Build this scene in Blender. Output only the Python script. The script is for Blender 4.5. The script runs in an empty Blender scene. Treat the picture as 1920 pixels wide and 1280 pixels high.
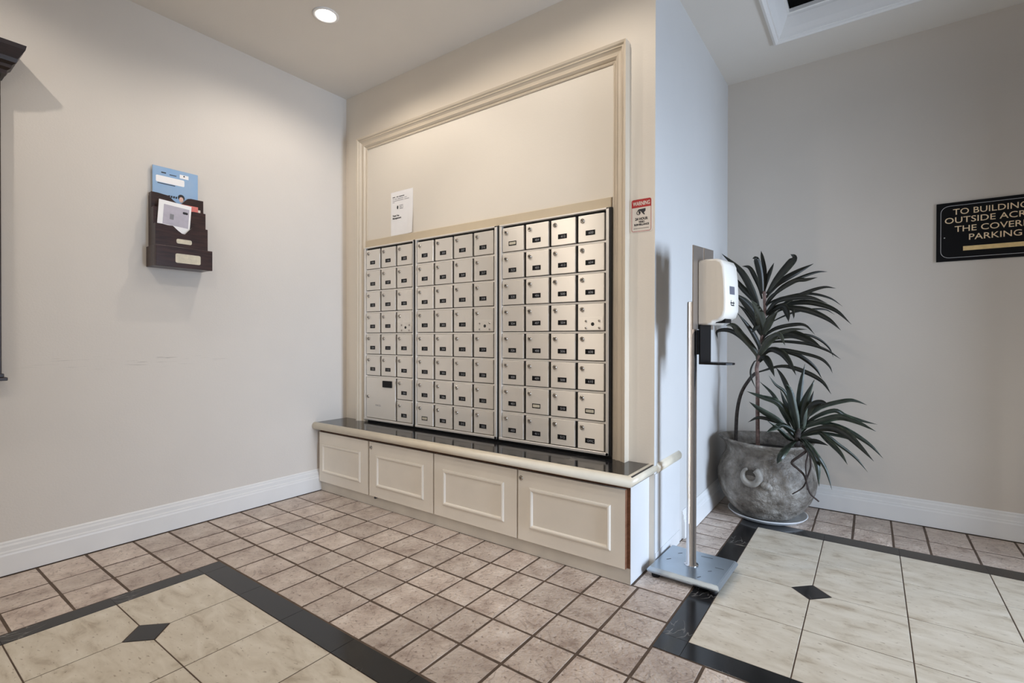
import bpy, bmesh, math, random
from mathutils import Vector, Matrix
random.seed(7)
S = bpy.context.scene
C = S.collection

# ------------------------------------------------------------------ camera
yaw, pitch, roll = math.radians(35.937), math.radians(-0.3076), math.radians(0.0988)
fw = Vector((-math.sin(yaw)*math.cos(pitch), math.cos(yaw)*math.cos(pitch), math.sin(pitch)))
r0 = Vector((math.cos(yaw), math.sin(yaw), 0)); u0 = r0.cross(fw)
rr = r0*math.cos(roll) + u0*math.sin(roll); uu = -r0*math.sin(roll) + u0*math.cos(roll)
cam = bpy.data.cameras.new('camera'); co = bpy.data.objects.new('camera', cam); C.objects.link(co)
M = Matrix((( rr.x, uu.x, -fw.x, 3.0311), (rr.y, uu.y, -fw.y, -2.1691), (rr.z, uu.z, -fw.z, 1.026), (0, 0, 0, 1)))
co.matrix_world = M
cam.sensor_width = 36; cam.lens = 929.3/1920*36; cam.clip_start = .02
S.camera = co

# ------------------------------------------------------------------ exposure, world, daylight, room lamps
S.view_settings.view_transform = 'Standard'; S.view_settings.look = 'None'
S.view_settings.gamma = 1; S.view_settings.use_curve_mapping = False
S.view_settings.exposure = 0.0
H, W, D = 2.7245, 2.2465, 1.375          # ceiling height, x of the return wall, y of the far wall
w = bpy.data.worlds.new('world'); S.world = w; w.use_nodes = True
w.node_tree.nodes['Background'].inputs[0].default_value = (.62, .78, 1, 1)
w.node_tree.nodes['Background'].inputs[1].default_value = .35

def area(name, loc, rot, sx, sy, power, col, spread=180):
    l = bpy.data.lights.new(name, 'AREA'); l.shape = 'RECTANGLE'; l.size = sx; l.size_y = sy
    l.energy = power; l.color = col; l.spread = math.radians(spread)
    o = bpy.data.objects.new(name, l); C.objects.link(o); o.location = loc; o.rotation_euler = rot
    return o
# daylight through the glazed entrance at the right end of the lobby (outside the frame)
DAY = area('entrance_daylight', (6.9, -.58, 1.2), (0, math.radians(90), 0), 2.2, 1.1, 310, (.64, .785, 1.0))
# fill light added behind the camera, no source known there
FILL = area('front_fill', (3.6, -5.35, 1.4), (math.radians(90), 0, 0), 3.2, 2.2, 14, (.90, .94, 1.0))
WARM = (1.0, .90, .79)
LAMPS = [(.704, -.63, 16), (1.36, -.60, 7.5), (.58, -2.10, 13), (2.05, -2.10, 20), (.62, -3.6, 20), (2.2, -3.6, 24), (3.8, -2.3, 12), (3.8, -3.8, 16), (.80, -1.50, 32), (2.02, -.60, 10)]  # lamps around and behind the camera, and the mailbox spot, are added

# ------------------------------------------------------------------ material helpers
def mat(name, col, rough=.5, metal=0, noise=0, nscale=8, bump=0, bscale=60, spec=.5, coat=0, dark=None, rnd=0):
    m = bpy.data.materials.new(name); m.use_nodes = True
    nt = m.node_tree; b = nt.nodes['Principled BSDF']
    b.inputs['Base Color'].default_value = (*col, 1); b.inputs['Roughness'].default_value = rough
    b.inputs['Metallic'].default_value = metal; b.inputs['Specular IOR Level'].default_value = spec
    b.inputs['Coat Weight'].default_value = coat; b.inputs['Coat Roughness'].default_value = .1
    tc = nt.nodes.new('ShaderNodeTexCoord')
    last = None
    if noise:
        n = nt.nodes.new('ShaderNodeTexNoise'); n.inputs['Scale'].default_value = nscale; n.inputs['Detail'].default_value = 5
        nt.links.new(tc.outputs['Object'], n.inputs['Vector'])
        mx = nt.nodes.new('ShaderNodeMix'); mx.data_type = 'RGBA'
        d = dark or tuple(c*(1-noise) for c in col)
        mx.inputs[6].default_value = (*d, 1); mx.inputs[7].default_value = (*[min(1, c*(1+noise*.5)) for c in col], 1)
        rp = nt.nodes.new('ShaderNodeMapRange'); rp.inputs[1].default_value = .3; rp.inputs[2].default_value = .7
        nt.links.new(n.outputs[0], rp.inputs[0]); nt.links.new(rp.outputs[0], mx.inputs[0])
        last = mx.outputs[2]
    if rnd:
        oi = nt.nodes.new('ShaderNodeObjectInfo'); hs = nt.nodes.new('ShaderNodeHueSaturation')
        mr = nt.nodes.new('ShaderNodeMapRange'); mr.inputs[3].default_value = 1-rnd; mr.inputs[4].default_value = 1+rnd
        nt.links.new(oi.outputs['Random'], mr.inputs[0]); nt.links.new(mr.outputs[0], hs.inputs['Value'])
        if last: nt.links.new(last, hs.inputs['Color'])
        else: hs.inputs['Color'].default_value = (*col, 1)
        last = hs.outputs[0]
    if last: nt.links.new(last, b.inputs['Base Color'])
    if bump:
        n2 = nt.nodes.new('ShaderNodeTexNoise'); n2.inputs['Scale'].default_value = bscale; n2.inputs['Detail'].default_value = 6
        nt.links.new(tc.outputs['Object'], n2.inputs['Vector'])
        bp = nt.nodes.new('ShaderNodeBump'); bp.inputs['Strength'].default_value = bump; bp.inputs['Distance'].default_value = .01
        nt.links.new(n2.outputs[0], bp.inputs['Height']); nt.links.new(bp.outputs[0], b.inputs['Normal'])
    return m
def nodes(m): return m.node_tree, m.node_tree.nodes['Principled BSDF']
def ramp(nt, stops):
    r = nt.nodes.new('ShaderNodeValToRGB'); e = r.color_ramp.elements
    while len(e) < len(stops): e.new(.5)
    for k, (p, c) in enumerate(stops): e[k].position = p; e[k].color = (*c, 1)
    return r
def wood(name, c1, c2, rough=.3):
    m = mat(name, c1, rough); nt, b = nodes(m)
    tc = nt.nodes.new('ShaderNodeTexCoord'); mp = nt.nodes.new('ShaderNodeMapping'); mp.inputs['Scale'].default_value = (30, 4, 30)
    n = nt.nodes.new('ShaderNodeTexNoise'); n.inputs['Scale'].default_value = 3; n.inputs['Detail'].default_value = 6
    r = ramp(nt, [(.3, c1), (.7, c2)])
    nt.links.new(tc.outputs['Object'], mp.inputs[0]); nt.links.new(mp.outputs[0], n.inputs['Vector'])
    nt.links.new(n.outputs[0], r.inputs[0]); nt.links.new(r.outputs[0], b.inputs['Base Color'])
    return m

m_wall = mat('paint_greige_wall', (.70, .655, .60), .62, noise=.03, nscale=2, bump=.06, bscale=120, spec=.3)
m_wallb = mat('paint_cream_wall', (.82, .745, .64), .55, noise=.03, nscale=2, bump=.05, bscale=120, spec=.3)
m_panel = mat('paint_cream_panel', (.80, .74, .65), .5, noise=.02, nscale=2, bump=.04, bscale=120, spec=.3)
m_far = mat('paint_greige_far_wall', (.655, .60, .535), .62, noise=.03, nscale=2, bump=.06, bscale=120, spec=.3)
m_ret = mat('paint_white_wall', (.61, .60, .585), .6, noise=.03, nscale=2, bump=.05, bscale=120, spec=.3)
m_ceil = mat('paint_ceiling', (.77, .73, .67), .8, noise=.02, nscale=3, bump=.05, bscale=150, spec=.2)
m_trim = mat('paint_tan_trim', (.63, .545, .43), .38, noise=.04, nscale=6)
m_rail = mat('paint_tan_rail', (.62, .52, .375), .42, noise=.04, nscale=6)
m_base = mat('paint_white_gloss', (.80, .795, .78), .35, noise=.03, nscale=5)
m_cab = mat('paint_ivory_cabinet', (.86, .80, .70), .42, noise=.05, nscale=5, bump=.03, bscale=80)
m_toe = mat('paint_toe_kick', (.66, .61, .53), .5, noise=.1, nscale=7)
m_white = mat('paint_side_white', (.70, .70, .70), .4, noise=.03, nscale=5)
m_edge = wood('raw_brown_edge', (.16, .065, .03), (.24, .11, .06), .5)
m_nose = mat('bullnose_cream', (.76, .68, .54), .28, noise=.05, nscale=20)
m_black = mat('black_plastic', (.006, .006, .007), .45, spec=.2)
m_blackm = mat('black_backing', (.008, .008, .008), .6)
m_dark = wood('dark_mahogany', (.018, .008, .007), (.05, .02, .016), .28)
m_darkc = wood('espresso_wood', (.010, .005, .004), (.026, .012, .009), .35)
m_brass = mat('pale_label_card', (.66, .60, .46), .45, noise=.12, nscale=60)
m_chrome = mat('chrome_lock', (.50, .46, .41), .25, 1)
m_slot = mat('lock_slot', (.02, .02, .02), .5)
m_digit = mat('plate_lettering', (.40, .40, .42), .5)
m_paper = mat('white_paper', (.95, .94, .94), .5, noise=.02, nscale=20)
m_ink = mat('black_ink', (.025, .025, .03), .7)
m_grey = mat('grey_ink', (.25, .25, .27), .7)
m_red = mat('sign_red', (.46, .022, .02), .45)
m_signw = mat('sign_cream_white', (.78, .70, .61), .45)
m_signk = mat('sign_black', (.004, .004, .005), .5, spec=.15)
m_gold = mat('sign_gold_lettering', (.85, .66, .42), .4, noise=.15, nscale=90)
m_goldbar = mat('sign_gold_bar', (.80, .58, .26), .4, noise=.1, nscale=60)
m_silver = mat('sign_silver_line', (.55, .55, .55), .4)
m_tube = mat('polished_steel_tube', (.70, .70, .72), .2, 1)
m_plate = mat('satin_steel_plate', (.47, .55, .63), .28, .85, noise=.06, nscale=10)
m_bplate = mat('brushed_back_plate', (.42, .37, .33), .35, .8)
m_disp = mat('white_dispenser_plastic', (.84, .80, .73), .22, coat=.3)
m_clear = mat('grey_label', (.30, .30, .36), .4)
m_mag = mat('magazine_blue', (.21, .38, .62), .35, noise=.25, nscale=9, dark=(.33, .48, .68))
m_pink = mat('salmon_leaflet', (.74, .20, .17), .5, noise=.1, nscale=20)
m_lilac = mat('grey_window_print', (.50, .47, .54), .5, noise=.1, nscale=30)
m_skin = mat('printed_skin', (.75, .48, .38), .5)
m_soil = mat('dark_soil', (.018, .014, .011), .9, noise=.5, nscale=50, bump=.8, bscale=90)
m_cane = mat('cane_bark', (.055, .045, .040), .8, noise=.5, nscale=60, bump=.6, bscale=120)
m_canered = mat('cane_reddish', (.21, .135, .115), .7, noise=.5, nscale=40, bump=.5, bscale=120)
m_vine = mat('dried_vine', (.035, .022, .018), .7, noise=.4, nscale=50)
m_saucer = mat('white_saucer', (.74, .76, .78), .3, noise=.06, nscale=20)
m_lampw = mat('lamp_trim_white', (.85, .84, .82), .4)
m_scuff = mat('dark_scuff', (.03, .03, .035), .7)
m_emit = bpy.data.materials.new('lamp_glow'); m_emit.use_nodes = True
_nt, _b = nodes(m_emit); _b.inputs['Emission Color'].default_value = (1, .95, .88, 1); _b.inputs['Emission Strength'].default_value = 14

# faint scuffs on the left wall at trolley height
nt, b = nodes(m_wall)
src = b.inputs['Base Color'].links[0].from_socket
geo = nt.nodes.new('ShaderNodeNewGeometry'); sx = nt.nodes.new('ShaderNodeSeparateXYZ'); nt.links.new(geo.outputs['Position'], sx.inputs[0])
mp = nt.nodes.new('ShaderNodeMapping'); mp.inputs['Scale'].default_value = (1, 3, 60); nt.links.new(geo.outputs['Position'], mp.inputs[0])
n = nt.nodes.new('ShaderNodeTexNoise'); n.inputs['Scale'].default_value = 2.5; n.inputs['Detail'].default_value = 5; nt.links.new(mp.outputs[0], n.inputs['Vector'])
rn = ramp(nt, [(.60, (0, 0, 0)), (.68, (1, 1, 1))]); nt.links.new(n.outputs[0], rn.inputs[0])
mz = nt.nodes.new('ShaderNodeMapRange'); mz.inputs[1].default_value = .87; mz.inputs[2].default_value = .95
nt.links.new(sx.outputs[2], mz.inputs[0])
rz = ramp(nt, [(0, (0, 0, 0)), (.5, (1, 1, 1)), (1, (0, 0, 0))]); nt.links.new(mz.outputs[0], rz.inputs[0])
my = nt.nodes.new('ShaderNodeMapRange'); my.inputs[1].default_value = -1.75; my.inputs[2].default_value = -.75; nt.links.new(sx.outputs[1], my.inputs[0])
ry = ramp(nt, [(0, (0, 0, 0)), (.3, (1, 1, 1)), (.7, (1, 1, 1)), (1, (0, 0, 0))]); nt.links.new(my.outputs[0], ry.inputs[0])
k1 = nt.nodes.new('ShaderNodeMath'); k1.operation = 'MULTIPLY'; k2 = nt.nodes.new('ShaderNodeMath'); k2.operation = 'MULTIPLY'; k3 = nt.nodes.new('ShaderNodeMath'); k3.operation = 'MULTIPLY'; k3.inputs[1].default_value = .45
nt.links.new(rn.outputs[0], k1.inputs[0]); nt.links.new(rz.outputs[0], k1.inputs[1]); nt.links.new(k1.outputs[0], k2.inputs[0]); nt.links.new(ry.outputs[0], k2.inputs[1]); nt.links.new(k2.outputs[0], k3.inputs[0])
mx = nt.nodes.new('ShaderNodeMix'); mx.data_type = 'RGBA'; mx.inputs[7].default_value = (.12, .11, .10, 1)
nt.links.new(k3.outputs[0], mx.inputs[0]); nt.links.new(src, mx.inputs[6]); nt.links.new(mx.outputs[2], b.inputs['Base Color'])

# brushed stainless doors: horizontal grain, vertical highlight streak
m_steel = mat('brushed_stainless', (.90, .85, .775), .46, .52, rnd=.035)
nt, b = nodes(m_steel)
tc = nt.nodes.new('ShaderNodeTexCoord'); mp = nt.nodes.new('ShaderNodeMapping'); mp.inputs['Scale'].default_value = (2, 2, 400)
n = nt.nodes.new('ShaderNodeTexNoise'); n.inputs['Scale'].default_value = 3; n.inputs['Detail'].default_value = 3
bp_ = nt.nodes.new('ShaderNodeBump'); bp_.inputs['Strength'].default_value = .06; bp_.inputs['Distance'].default_value = .002
tg = nt.nodes.new('ShaderNodeTangent'); tg.direction_type = 'RADIAL'; tg.axis = 'Z'
nt.links.new(tc.outputs['Object'], mp.inputs[0]); nt.links.new(mp.outputs[0], n.inputs['Vector'])
nt.links.new(n.outputs[0], bp_.inputs['Height']); nt.links.new(bp_.outputs[0], b.inputs['Normal'])
b.inputs['Anisotropic'].default_value = .97; b.inputs['Anisotropic Rotation'].default_value = .25; nt.links.new(tg.outputs[0], b.inputs['Tangent'])
m_frame = mat('satin_aluminium_frame', (.86, .82, .76), .38, .55)

# stamped brown floor tile
m_tile = mat('brown_stone_tile', (.30, .21, .16), .42, spec=.45)
nt, b = nodes(m_tile)
tc = nt.nodes.new('ShaderNodeTexCoord'); oi = nt.nodes.new('ShaderNodeObjectInfo')
va = nt.nodes.new('ShaderNodeVectorMath'); va.operation = 'ADD'
sc = nt.nodes.new('ShaderNodeVectorMath'); sc.operation = 'SCALE'; sc.inputs['Scale'].default_value = 9
cb = nt.nodes.new('ShaderNodeCombineXYZ')
nt.links.new(oi.outputs['Random'], cb.inputs[0]); nt.links.new(oi.outputs['Random'], cb.inputs[1]); nt.links.new(cb.outputs[0], sc.inputs[0])
nt.links.new(tc.outputs['Object'], va.inputs[0]); nt.links.new(sc.outputs[0], va.inputs[1])
n1 = nt.nodes.new('ShaderNodeTexNoise'); n1.inputs['Scale'].default_value = 9; n1.inputs['Detail'].default_value = 8; n1.inputs['Roughness'].default_value = .65
nt.links.new(va.outputs[0], n1.inputs['Vector'])
r1 = ramp(nt, [(.30, (.33, .245, .20)), (.44, (.55, .45, .385)), (.58, (.66, .56, .485)), (.74, (.80, .71, .64))])
nt.links.new(n1.outputs[0], r1.inputs[0])
n2 = nt.nodes.new('ShaderNodeTexNoise'); n2.inputs['Scale'].default_value = 70; n2.inputs['Detail'].default_value = 4
nt.links.new(va.outputs[0], n2.inputs['Vector'])
r2 = ramp(nt, [(.30, (.35, .30, .27)), (.40, (1, 1, 1))]); nt.links.new(n2.outputs[0], r2.inputs[0])
mm = nt.nodes.new('ShaderNodeMix'); mm.data_type = 'RGBA'; mm.blend_type = 'MULTIPLY'; mm.inputs[0].default_value = .8
nt.links.new(r1.outputs[0], mm.inputs[6]); nt.links.new(r2.outputs[0], mm.inputs[7])
hs = nt.nodes.new('ShaderNodeHueSaturation'); mr = nt.nodes.new('ShaderNodeMapRange'); mr.inputs[3].default_value = .86; mr.inputs[4].default_value = 1.12
nt.links.new(oi.outputs['Random'], mr.inputs[0]); nt.links.new(mr.outputs[0], hs.inputs['Value']); nt.links.new(mm.outputs[2], hs.inputs['Color'])
n4 = nt.nodes.new('ShaderNodeTexNoise'); n4.inputs['Scale'].default_value = 5; n4.inputs['Detail'].default_value = 3; n4.inputs['Distortion'].default_value = 1.5
nt.links.new(va.outputs[0], n4.inputs['Vector'])
r4 = ramp(nt, [(.490, (1, 1, 1)), (.5, (.42, .38, .36)), (.510, (1, 1, 1))]); nt.links.new(n4.outputs[0], r4.inputs[0])
m4 = nt.nodes.new('ShaderNodeMix'); m4.data_type = 'RGBA'; m4.blend_type = 'MULTIPLY'; m4.inputs[0].default_value = .55
nt.links.new(hs.outputs[0], m4.inputs[6]); nt.links.new(r4.outputs[0], m4.inputs[7])
nt.links.new(m4.outputs[2], b.inputs['Base Color'])
ad = nt.nodes.new('ShaderNodeMath'); ad.operation = 'ADD'
nt.links.new(n1.outputs[0], ad.inputs[0]); nt.links.new(n2.outputs[0], ad.inputs[1])
bp_ = nt.nodes.new('ShaderNodeBump'); bp_.inputs['Strength'].default_value = .8; bp_.inputs['Distance'].default_value = .008
nt.links.new(ad.outputs[0], bp_.inputs['Height']); nt.links.new(bp_.outputs[0], b.inputs['Normal'])

# travertine-look inset tile
m_trav = mat('travertine_tile', (.62, .54, .42), .3, spec=.5)
nt, b = nodes(m_trav)
tc = nt.nodes.new('ShaderNodeTexCoord'); oi = nt.nodes.new('ShaderNodeObjectInfo')
va = nt.nodes.new('ShaderNodeVectorMath'); va.operation = 'ADD'
sc = nt.nodes.new('ShaderNodeVectorMath'); sc.operation = 'SCALE'; sc.inputs['Scale'].default_value = 13
cb = nt.nodes.new('ShaderNodeCombineXYZ')
nt.links.new(oi.outputs['Random'], cb.inputs[0]); nt.links.new(oi.outputs['Random'], cb.inputs[1]); nt.links.new(cb.outputs[0], sc.inputs[0])
nt.links.new(tc.outputs['Object'], va.inputs[0]); nt.links.new(sc.outputs[0], va.inputs[1])
mp = nt.nodes.new('ShaderNodeMapping'); mp.inputs['Scale'].default_value = (1, 2.6, 1); mp.inputs['Rotation'].default_value = (0, 0, .2)
nt.links.new(va.outputs[0], mp.inputs[0])
n1 = nt.nodes.new('ShaderNodeTexNoise'); n1.inputs['Scale'].default_value = 7; n1.inputs['Detail'].default_value = 9; n1.inputs['Roughness'].default_value = .6; n1.inputs['Distortion'].default_value = .6
nt.links.new(mp.outputs[0], n1.inputs['Vector'])
r1 = ramp(nt, [(.30, (.44, .365, .27)), (.43, (.62, .55, .44)), (.60, (.71, .645, .535)), (.75, (.78, .72, .62))])
nt.links.new(n1.outputs[0], r1.inputs[0])
n2 = nt.nodes.new('ShaderNodeTexNoise'); n2.inputs['Scale'].default_value = 38; n2.inputs['Detail'].default_value = 5
nt.links.new(mp.outputs[0], n2.inputs['Vector'])
r2 = ramp(nt, [(.29, (.45, .38, .32)), (.37, (1, 1, 1))]); nt.links.new(n2.outputs[0], r2.inputs[0])
mm = nt.nodes.new('ShaderNodeMix'); mm.data_type = 'RGBA'; mm.blend_type = 'MULTIPLY'; mm.inputs[0].default_value = .8
nt.links.new(r1.outputs[0], mm.inputs[6]); nt.links.new(r2.outputs[0], mm.inputs[7]); nt.links.new(mm.outputs[2], b.inputs['Base Color'])

# black granite with sparse pale veins
def granite(name, rough):
    m = mat(name, (.012, .012, .013), rough, spec=.5); nt, b = nodes(m)
    tc = nt.nodes.new('ShaderNodeTexCoord')
    n = nt.nodes.new('ShaderNodeTexNoise'); n.inputs['Scale'].default_value = 4; n.inputs['Detail'].default_value = 4; n.inputs['Distortion'].default_value = 1.2
    nt.links.new(tc.outputs['Object'], n.inputs['Vector'])
    r = ramp(nt, [(.0, (.011, .011, .012)), (.492, (.018, .017, .017)), (.5, (.16, .15, .14)), (.508, (.018, .017, .017)), (1, (.011, .011, .012))])
    n3 = nt.nodes.new('ShaderNodeTexNoise'); n3.inputs['Scale'].default_value = 2.2
    nt.links.new(tc.outputs['Object'], n3.inputs['Vector'])
    r3 = ramp(nt, [(.56, (0, 0, 0)), (.62, (1, 1, 1))]); nt.links.new(n3.outputs[0], r3.inputs[0])
    mx = nt.nodes.new('ShaderNodeMix'); mx.data_type = 'RGBA'; mx.inputs[6].default_value = (.014, .014, .015, 1)
    nt.links.new(n.outputs[0], r.inputs[0]); nt.links.new(r3.outputs[0], mx.inputs[0]); nt.links.new(r.outputs[0], mx.inputs[7])
    nt.links.new(mx.outputs[2], b.inputs['Base Color']); return m
m_gran = granite('black_granite_border', .14)
m_ctr = granite('black_granite_counter', .13)
m_grout = mat('brown_grout', (.115, .078, .055), .85, noise=.3, nscale=20)

# old lime-washed clay
m_pot = mat('weathered_clay', (.20, .18, .165), .55)
nt, b = nodes(m_pot)
tc = nt.nodes.new('ShaderNodeTexCoord')
n1 = nt.nodes.new('ShaderNodeTexNoise'); n1.inputs['Scale'].default_value = 10; n1.inputs['Detail'].default_value = 10; n1.inputs['Roughness'].default_value = .68
nt.links.new(tc.outputs['Object'], n1.inputs['Vector'])
r1 = ramp(nt, [(.34, (.065, .054, .043)), (.46, (.15, .132, .112)), (.58, (.235, .215, .19)), (.66, (.33, .31, .28)), (.73, (.66, .64, .60))]); nt.links.new(n1.outputs[0], r1.inputs[0])
nt.links.new(r1.outputs[0], b.inputs['Base Color'])
n2 = nt.nodes.new('ShaderNodeTexNoise'); n2.inputs['Scale'].default_value = 26; n2.inputs['Detail'].default_value = 6
nt.links.new(tc.outputs['Object'], n2.inputs['Vector'])
bp_ = nt.nodes.new('ShaderNodeBump'); bp_.inputs['Strength'].default_value = .9; bp_.inputs['Distance'].default_value = .025
nt.links.new(n2.outputs[0], bp_.inputs['Height']); nt.links.new(bp_.outputs[0], b.inputs['Normal'])

m_potlight = mat('lit_clay', (.29, .27, .24), .55, noise=.3, nscale=25, bump=.5, bscale=60)  # pot clay lightened to paint the ornament ring as lit
m_potdark = mat('shaded_clay', (.055, .047, .038), .7, noise=.4, nscale=20)  # pot clay darkened to paint shade in the ornament
def leafmat(name, c1, c2, rough):
    m = mat(name, c1, rough, spec=.5); nt, b = nodes(m)
    at_ = nt.nodes.new('ShaderNodeAttribute'); at_.attribute_name = 'stripe'
    r = ramp(nt, [(.0, c2), (.45, c2), (.75, c1), (1, tuple(c*2.3 for c in c1))])
    nt.links.new(at_.outputs['Fac'], r.inputs[0]); nt.links.new(r.outputs[0], b.inputs['Base Color']); return m
m_leafs = [leafmat('leaf_dark_green', (.036, .035, .021), (.012, .0125, .008), .45),
           leafmat('leaf_grey_green', (.085, .088, .060), (.045, .047, .032), .45),
           leafmat('leaf_fresh_green', (.060, .075, .052), (.014, .020, .013), .36)]
# ------------------------------------------------------------------ mesh helpers
def mesh_obj(name, bm, mats, parent=None, smooth=False):
    me = bpy.data.meshes.new(name); bm.normal_update(); bm.to_mesh(me); bm.free()
    for m in (mats if isinstance(mats, (list, tuple)) else [mats]): me.materials.append(m)
    if smooth:
        for p in me.polygons: p.use_smooth = True
    o = bpy.data.objects.new(name, me); C.objects.link(o)
    if parent: o.parent = parent
    return o
def link(name, me, parent=None, loc=None):
    o = bpy.data.objects.new(name, me); C.objects.link(o)
    if parent: o.parent = parent
    if loc: o.location = loc
    return o
def thing(name, label, cat, loc=(0, 0, 0), rotz=0, group=None):
    o = bpy.data.objects.new(name, None); C.objects.link(o); o.location = loc; o.rotation_euler = (0, 0, rotz)
    o.empty_display_size = .05
    return tag(o, label, cat, group)
def tag(o, label, cat, group=None):
    o['label'] = label; o['category'] = cat
    if group: o['group'] = group
    return o
def struct(o, label=None, cat=None):
    o['kind'] = 'structure'
    if label: o['label'] = label
    if cat: o['category'] = cat
    return o
def box(bm, x0, x1, y0, y1, z0, z1, mi=0, bev=0, seg=1):
    vs = [bm.verts.new(p) for p in ((x0,y0,z0),(x1,y0,z0),(x1,y1,z0),(x0,y1,z0),(x0,y0,z1),(x1,y0,z1),(x1,y1,z1),(x0,y1,z1))]
    fs = [bm.faces.new([vs[i] for i in q]) for q in ((0,3,2,1),(4,5,6,7),(0,1,5,4),(1,2,6,5),(2,3,7,6),(3,0,4,7))]
    for f in fs: f.material_index = mi
    if bev:
        es = list({e for f in fs for e in f.edges})
        bmesh.ops.bevel(bm, geom=es, offset=bev, segments=seg, affect='EDGES', profile=.5)
def prism(bm, poly, z0, z1, cham=0, mi=0):
    """polygon (ccw, xy) extruded upward with a chamfered top edge"""
    cx = sum(p[0] for p in poly)/len(poly); cy = sum(p[1] for p in poly)/len(poly)
    def ins(d):
        out = []
        n = len(poly)
        for i in range(n):
            p0, p1, p2 = Vector(poly[i-1]), Vector(poly[i]), Vector(poly[(i+1) % n])
            e1 = (p1-p0).normalized(); e2 = (p2-p1).normalized()
            n1 = Vector((-e1.y, e1.x)); n2 = Vector((-e2.y, e2.x)); k = n1+n2
            out.append(p1 + k*(d/max(.2, k.dot(n1))))
        return out
    rings = [[bm.verts.new((p[0], p[1], z0)) for p in poly]]
    if cham: rings.append([bm.verts.new((p[0], p[1], z1-cham)) for p in poly]); rings.append([bm.verts.new((p.x, p.y, z1)) for p in ins(cham)])
    else: rings.append([bm.verts.new((p[0], p[1], z1)) for p in poly])
    n = len(poly)
    for a, b in zip(rings, rings[1:]):
        for i in range(n):
            f = bm.faces.new((a[i], a[(i+1) % n], b[(i+1) % n], b[i])); f.material_index = mi
    f = bm.faces.new(rings[-1]); f.material_index = mi
def lathe(bm, prof, seg=32, cx=0, cy=0, mi=0, cap0=True, cap1=True, smooth=True):
    rings = []
    for r, z in prof:
        rings.append([bm.verts.new((cx+r*math.cos(2*math.pi*k/seg), cy+r*math.sin(2*math.pi*k/seg), z)) for k in range(seg)])
    for a, b in zip(rings, rings[1:]):
        for k in range(seg):
            f = bm.faces.new((a[k], a[(k+1) % seg], b[(k+1) % seg], b[k])); f.material_index = mi; f.smooth = smooth
    if cap0: bm.faces.new(rings[0][::-1]).material_index = mi
    if cap1: bm.faces.new(rings[-1]).material_index = mi
def tube(bm, pts, rad, seg=8, mi=0):
    pts = [Vector(p) for p in pts]; rings = []
    for i, p in enumerate(pts):
        t = (pts[min(i+1, len(pts)-1)]-pts[max(i-1, 0)]).normalized()
        a = t.cross(Vector((.31, .95, .1))).normalized(); b = t.cross(a)
        r = rad[i] if isinstance(rad, (list, tuple)) else rad
        rings.append([bm.verts.new(p + (a*math.cos(2*math.pi*k/seg)+b*math.sin(2*math.pi*k/seg))*r) for k in range(seg)])
    for a, b in zip(rings, rings[1:]):
        for k in range(seg):
            f = bm.faces.new((a[k], a[(k+1) % seg], b[(k+1) % seg], b[k])); f.smooth = True; f.material_index = mi
    bm.faces.new(rings[0][::-1]).material_index = mi; bm.faces.new(rings[-1]).material_index = mi
def sweep(bm, prof, path, closed=False, mi=0):
    """prof: list of (a, b); path: list of frames (origin, A, B) -> vertex = o + a*A + b*B"""
    rings = [[bm.verts.new(Vector(o)+Vector(A)*a+Vector(B)*b) for a, b in prof] for o, A, B in path]
    pr = list(zip(rings, rings[1:])) + ([(rings[-1], rings[0])] if closed else [])
    for r1, r2 in pr:
        for k in range(len(prof)-1):
            f = bm.faces.new((r1[k], r1[k+1], r2[k+1], r2[k])); f.material_index = mi
    if not closed:
        for r in (rings[0], rings[-1]):
            try: bm.faces.new(r).material_index = mi
            except ValueError: pass
def catmull(P, n=6):
    P = [Vector(p) for p in P]; Q = [P[0]*2-P[1]]+P+[P[-1]*2-P[-2]]; out = []
    for i in range(1, len(Q)-2):
        for k in range(n):
            t = k/n; a, b, c, d = Q[i-1], Q[i], Q[i+1], Q[i+2]
            out.append(.5*((2*b)+(c-a)*t+(2*a-5*b+4*c-d)*t*t+(3*b-3*c+d-a)*t**3))
    out.append(P[-1]); return out
_dg = {}
def text_mesh(txt, size, extrude=.0004, bold=0, width=None):
    """flat lettering as a mesh in the xz plane facing -y, lower-left corner at the origin; returns verts, faces, width, height"""
    key = (txt, size, bold, width)
    if key in _dg: return _dg[key]
    cu = bpy.data.curves.new('lettering', 'FONT'); cu.body = txt; cu.size = size; cu.offset = bold; cu.resolution_u = 3
    o = bpy.data.objects.new('lettering', cu); C.objects.link(o)
    dg = bpy.context.evaluated_depsgraph_get(); me = bpy.data.meshes.new_from_object(o.evaluated_get(dg))
    bpy.data.objects.remove(o); bpy.data.curves.remove(cu)
    vs = [(v.co.x, v.co.y) for v in me.vertices]; fs = [tuple(p.vertices) for p in me.polygons]
    bpy.data.meshes.remove(me)
    x0 = min(v[0] for v in vs); x1 = max(v[0] for v in vs); y0 = min(v[1] for v in vs); y1 = max(v[1] for v in vs)
    k = 1 if width is None else width/(x1-x0)
    vs = [((v[0]-x0)*k, v[1]-y0) for v in vs]
    _dg[key] = (vs, fs, (x1-x0)*k, y1-y0); return _dg[key]
def put_text(bm, txt, size, fn, bold=0, width=None, mi=0, align='l', cx=0, cz=0):
    """fn(a, b) -> 3D point; text's lower-left (or centre) at (cx, cz)"""
    vs, fs, tw, th = text_mesh(txt, size, bold=bold, width=width)
    ox = cx - (tw/2 if align == 'c' else 0)
    vv = [bm.verts.new(fn(ox+a, cz+b)) for a, b in vs]
    for f in fs:
        try: bm.faces.new([vv[i] for i in f]).material_index = mi
        except ValueError: pass
    return tw, th

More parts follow.
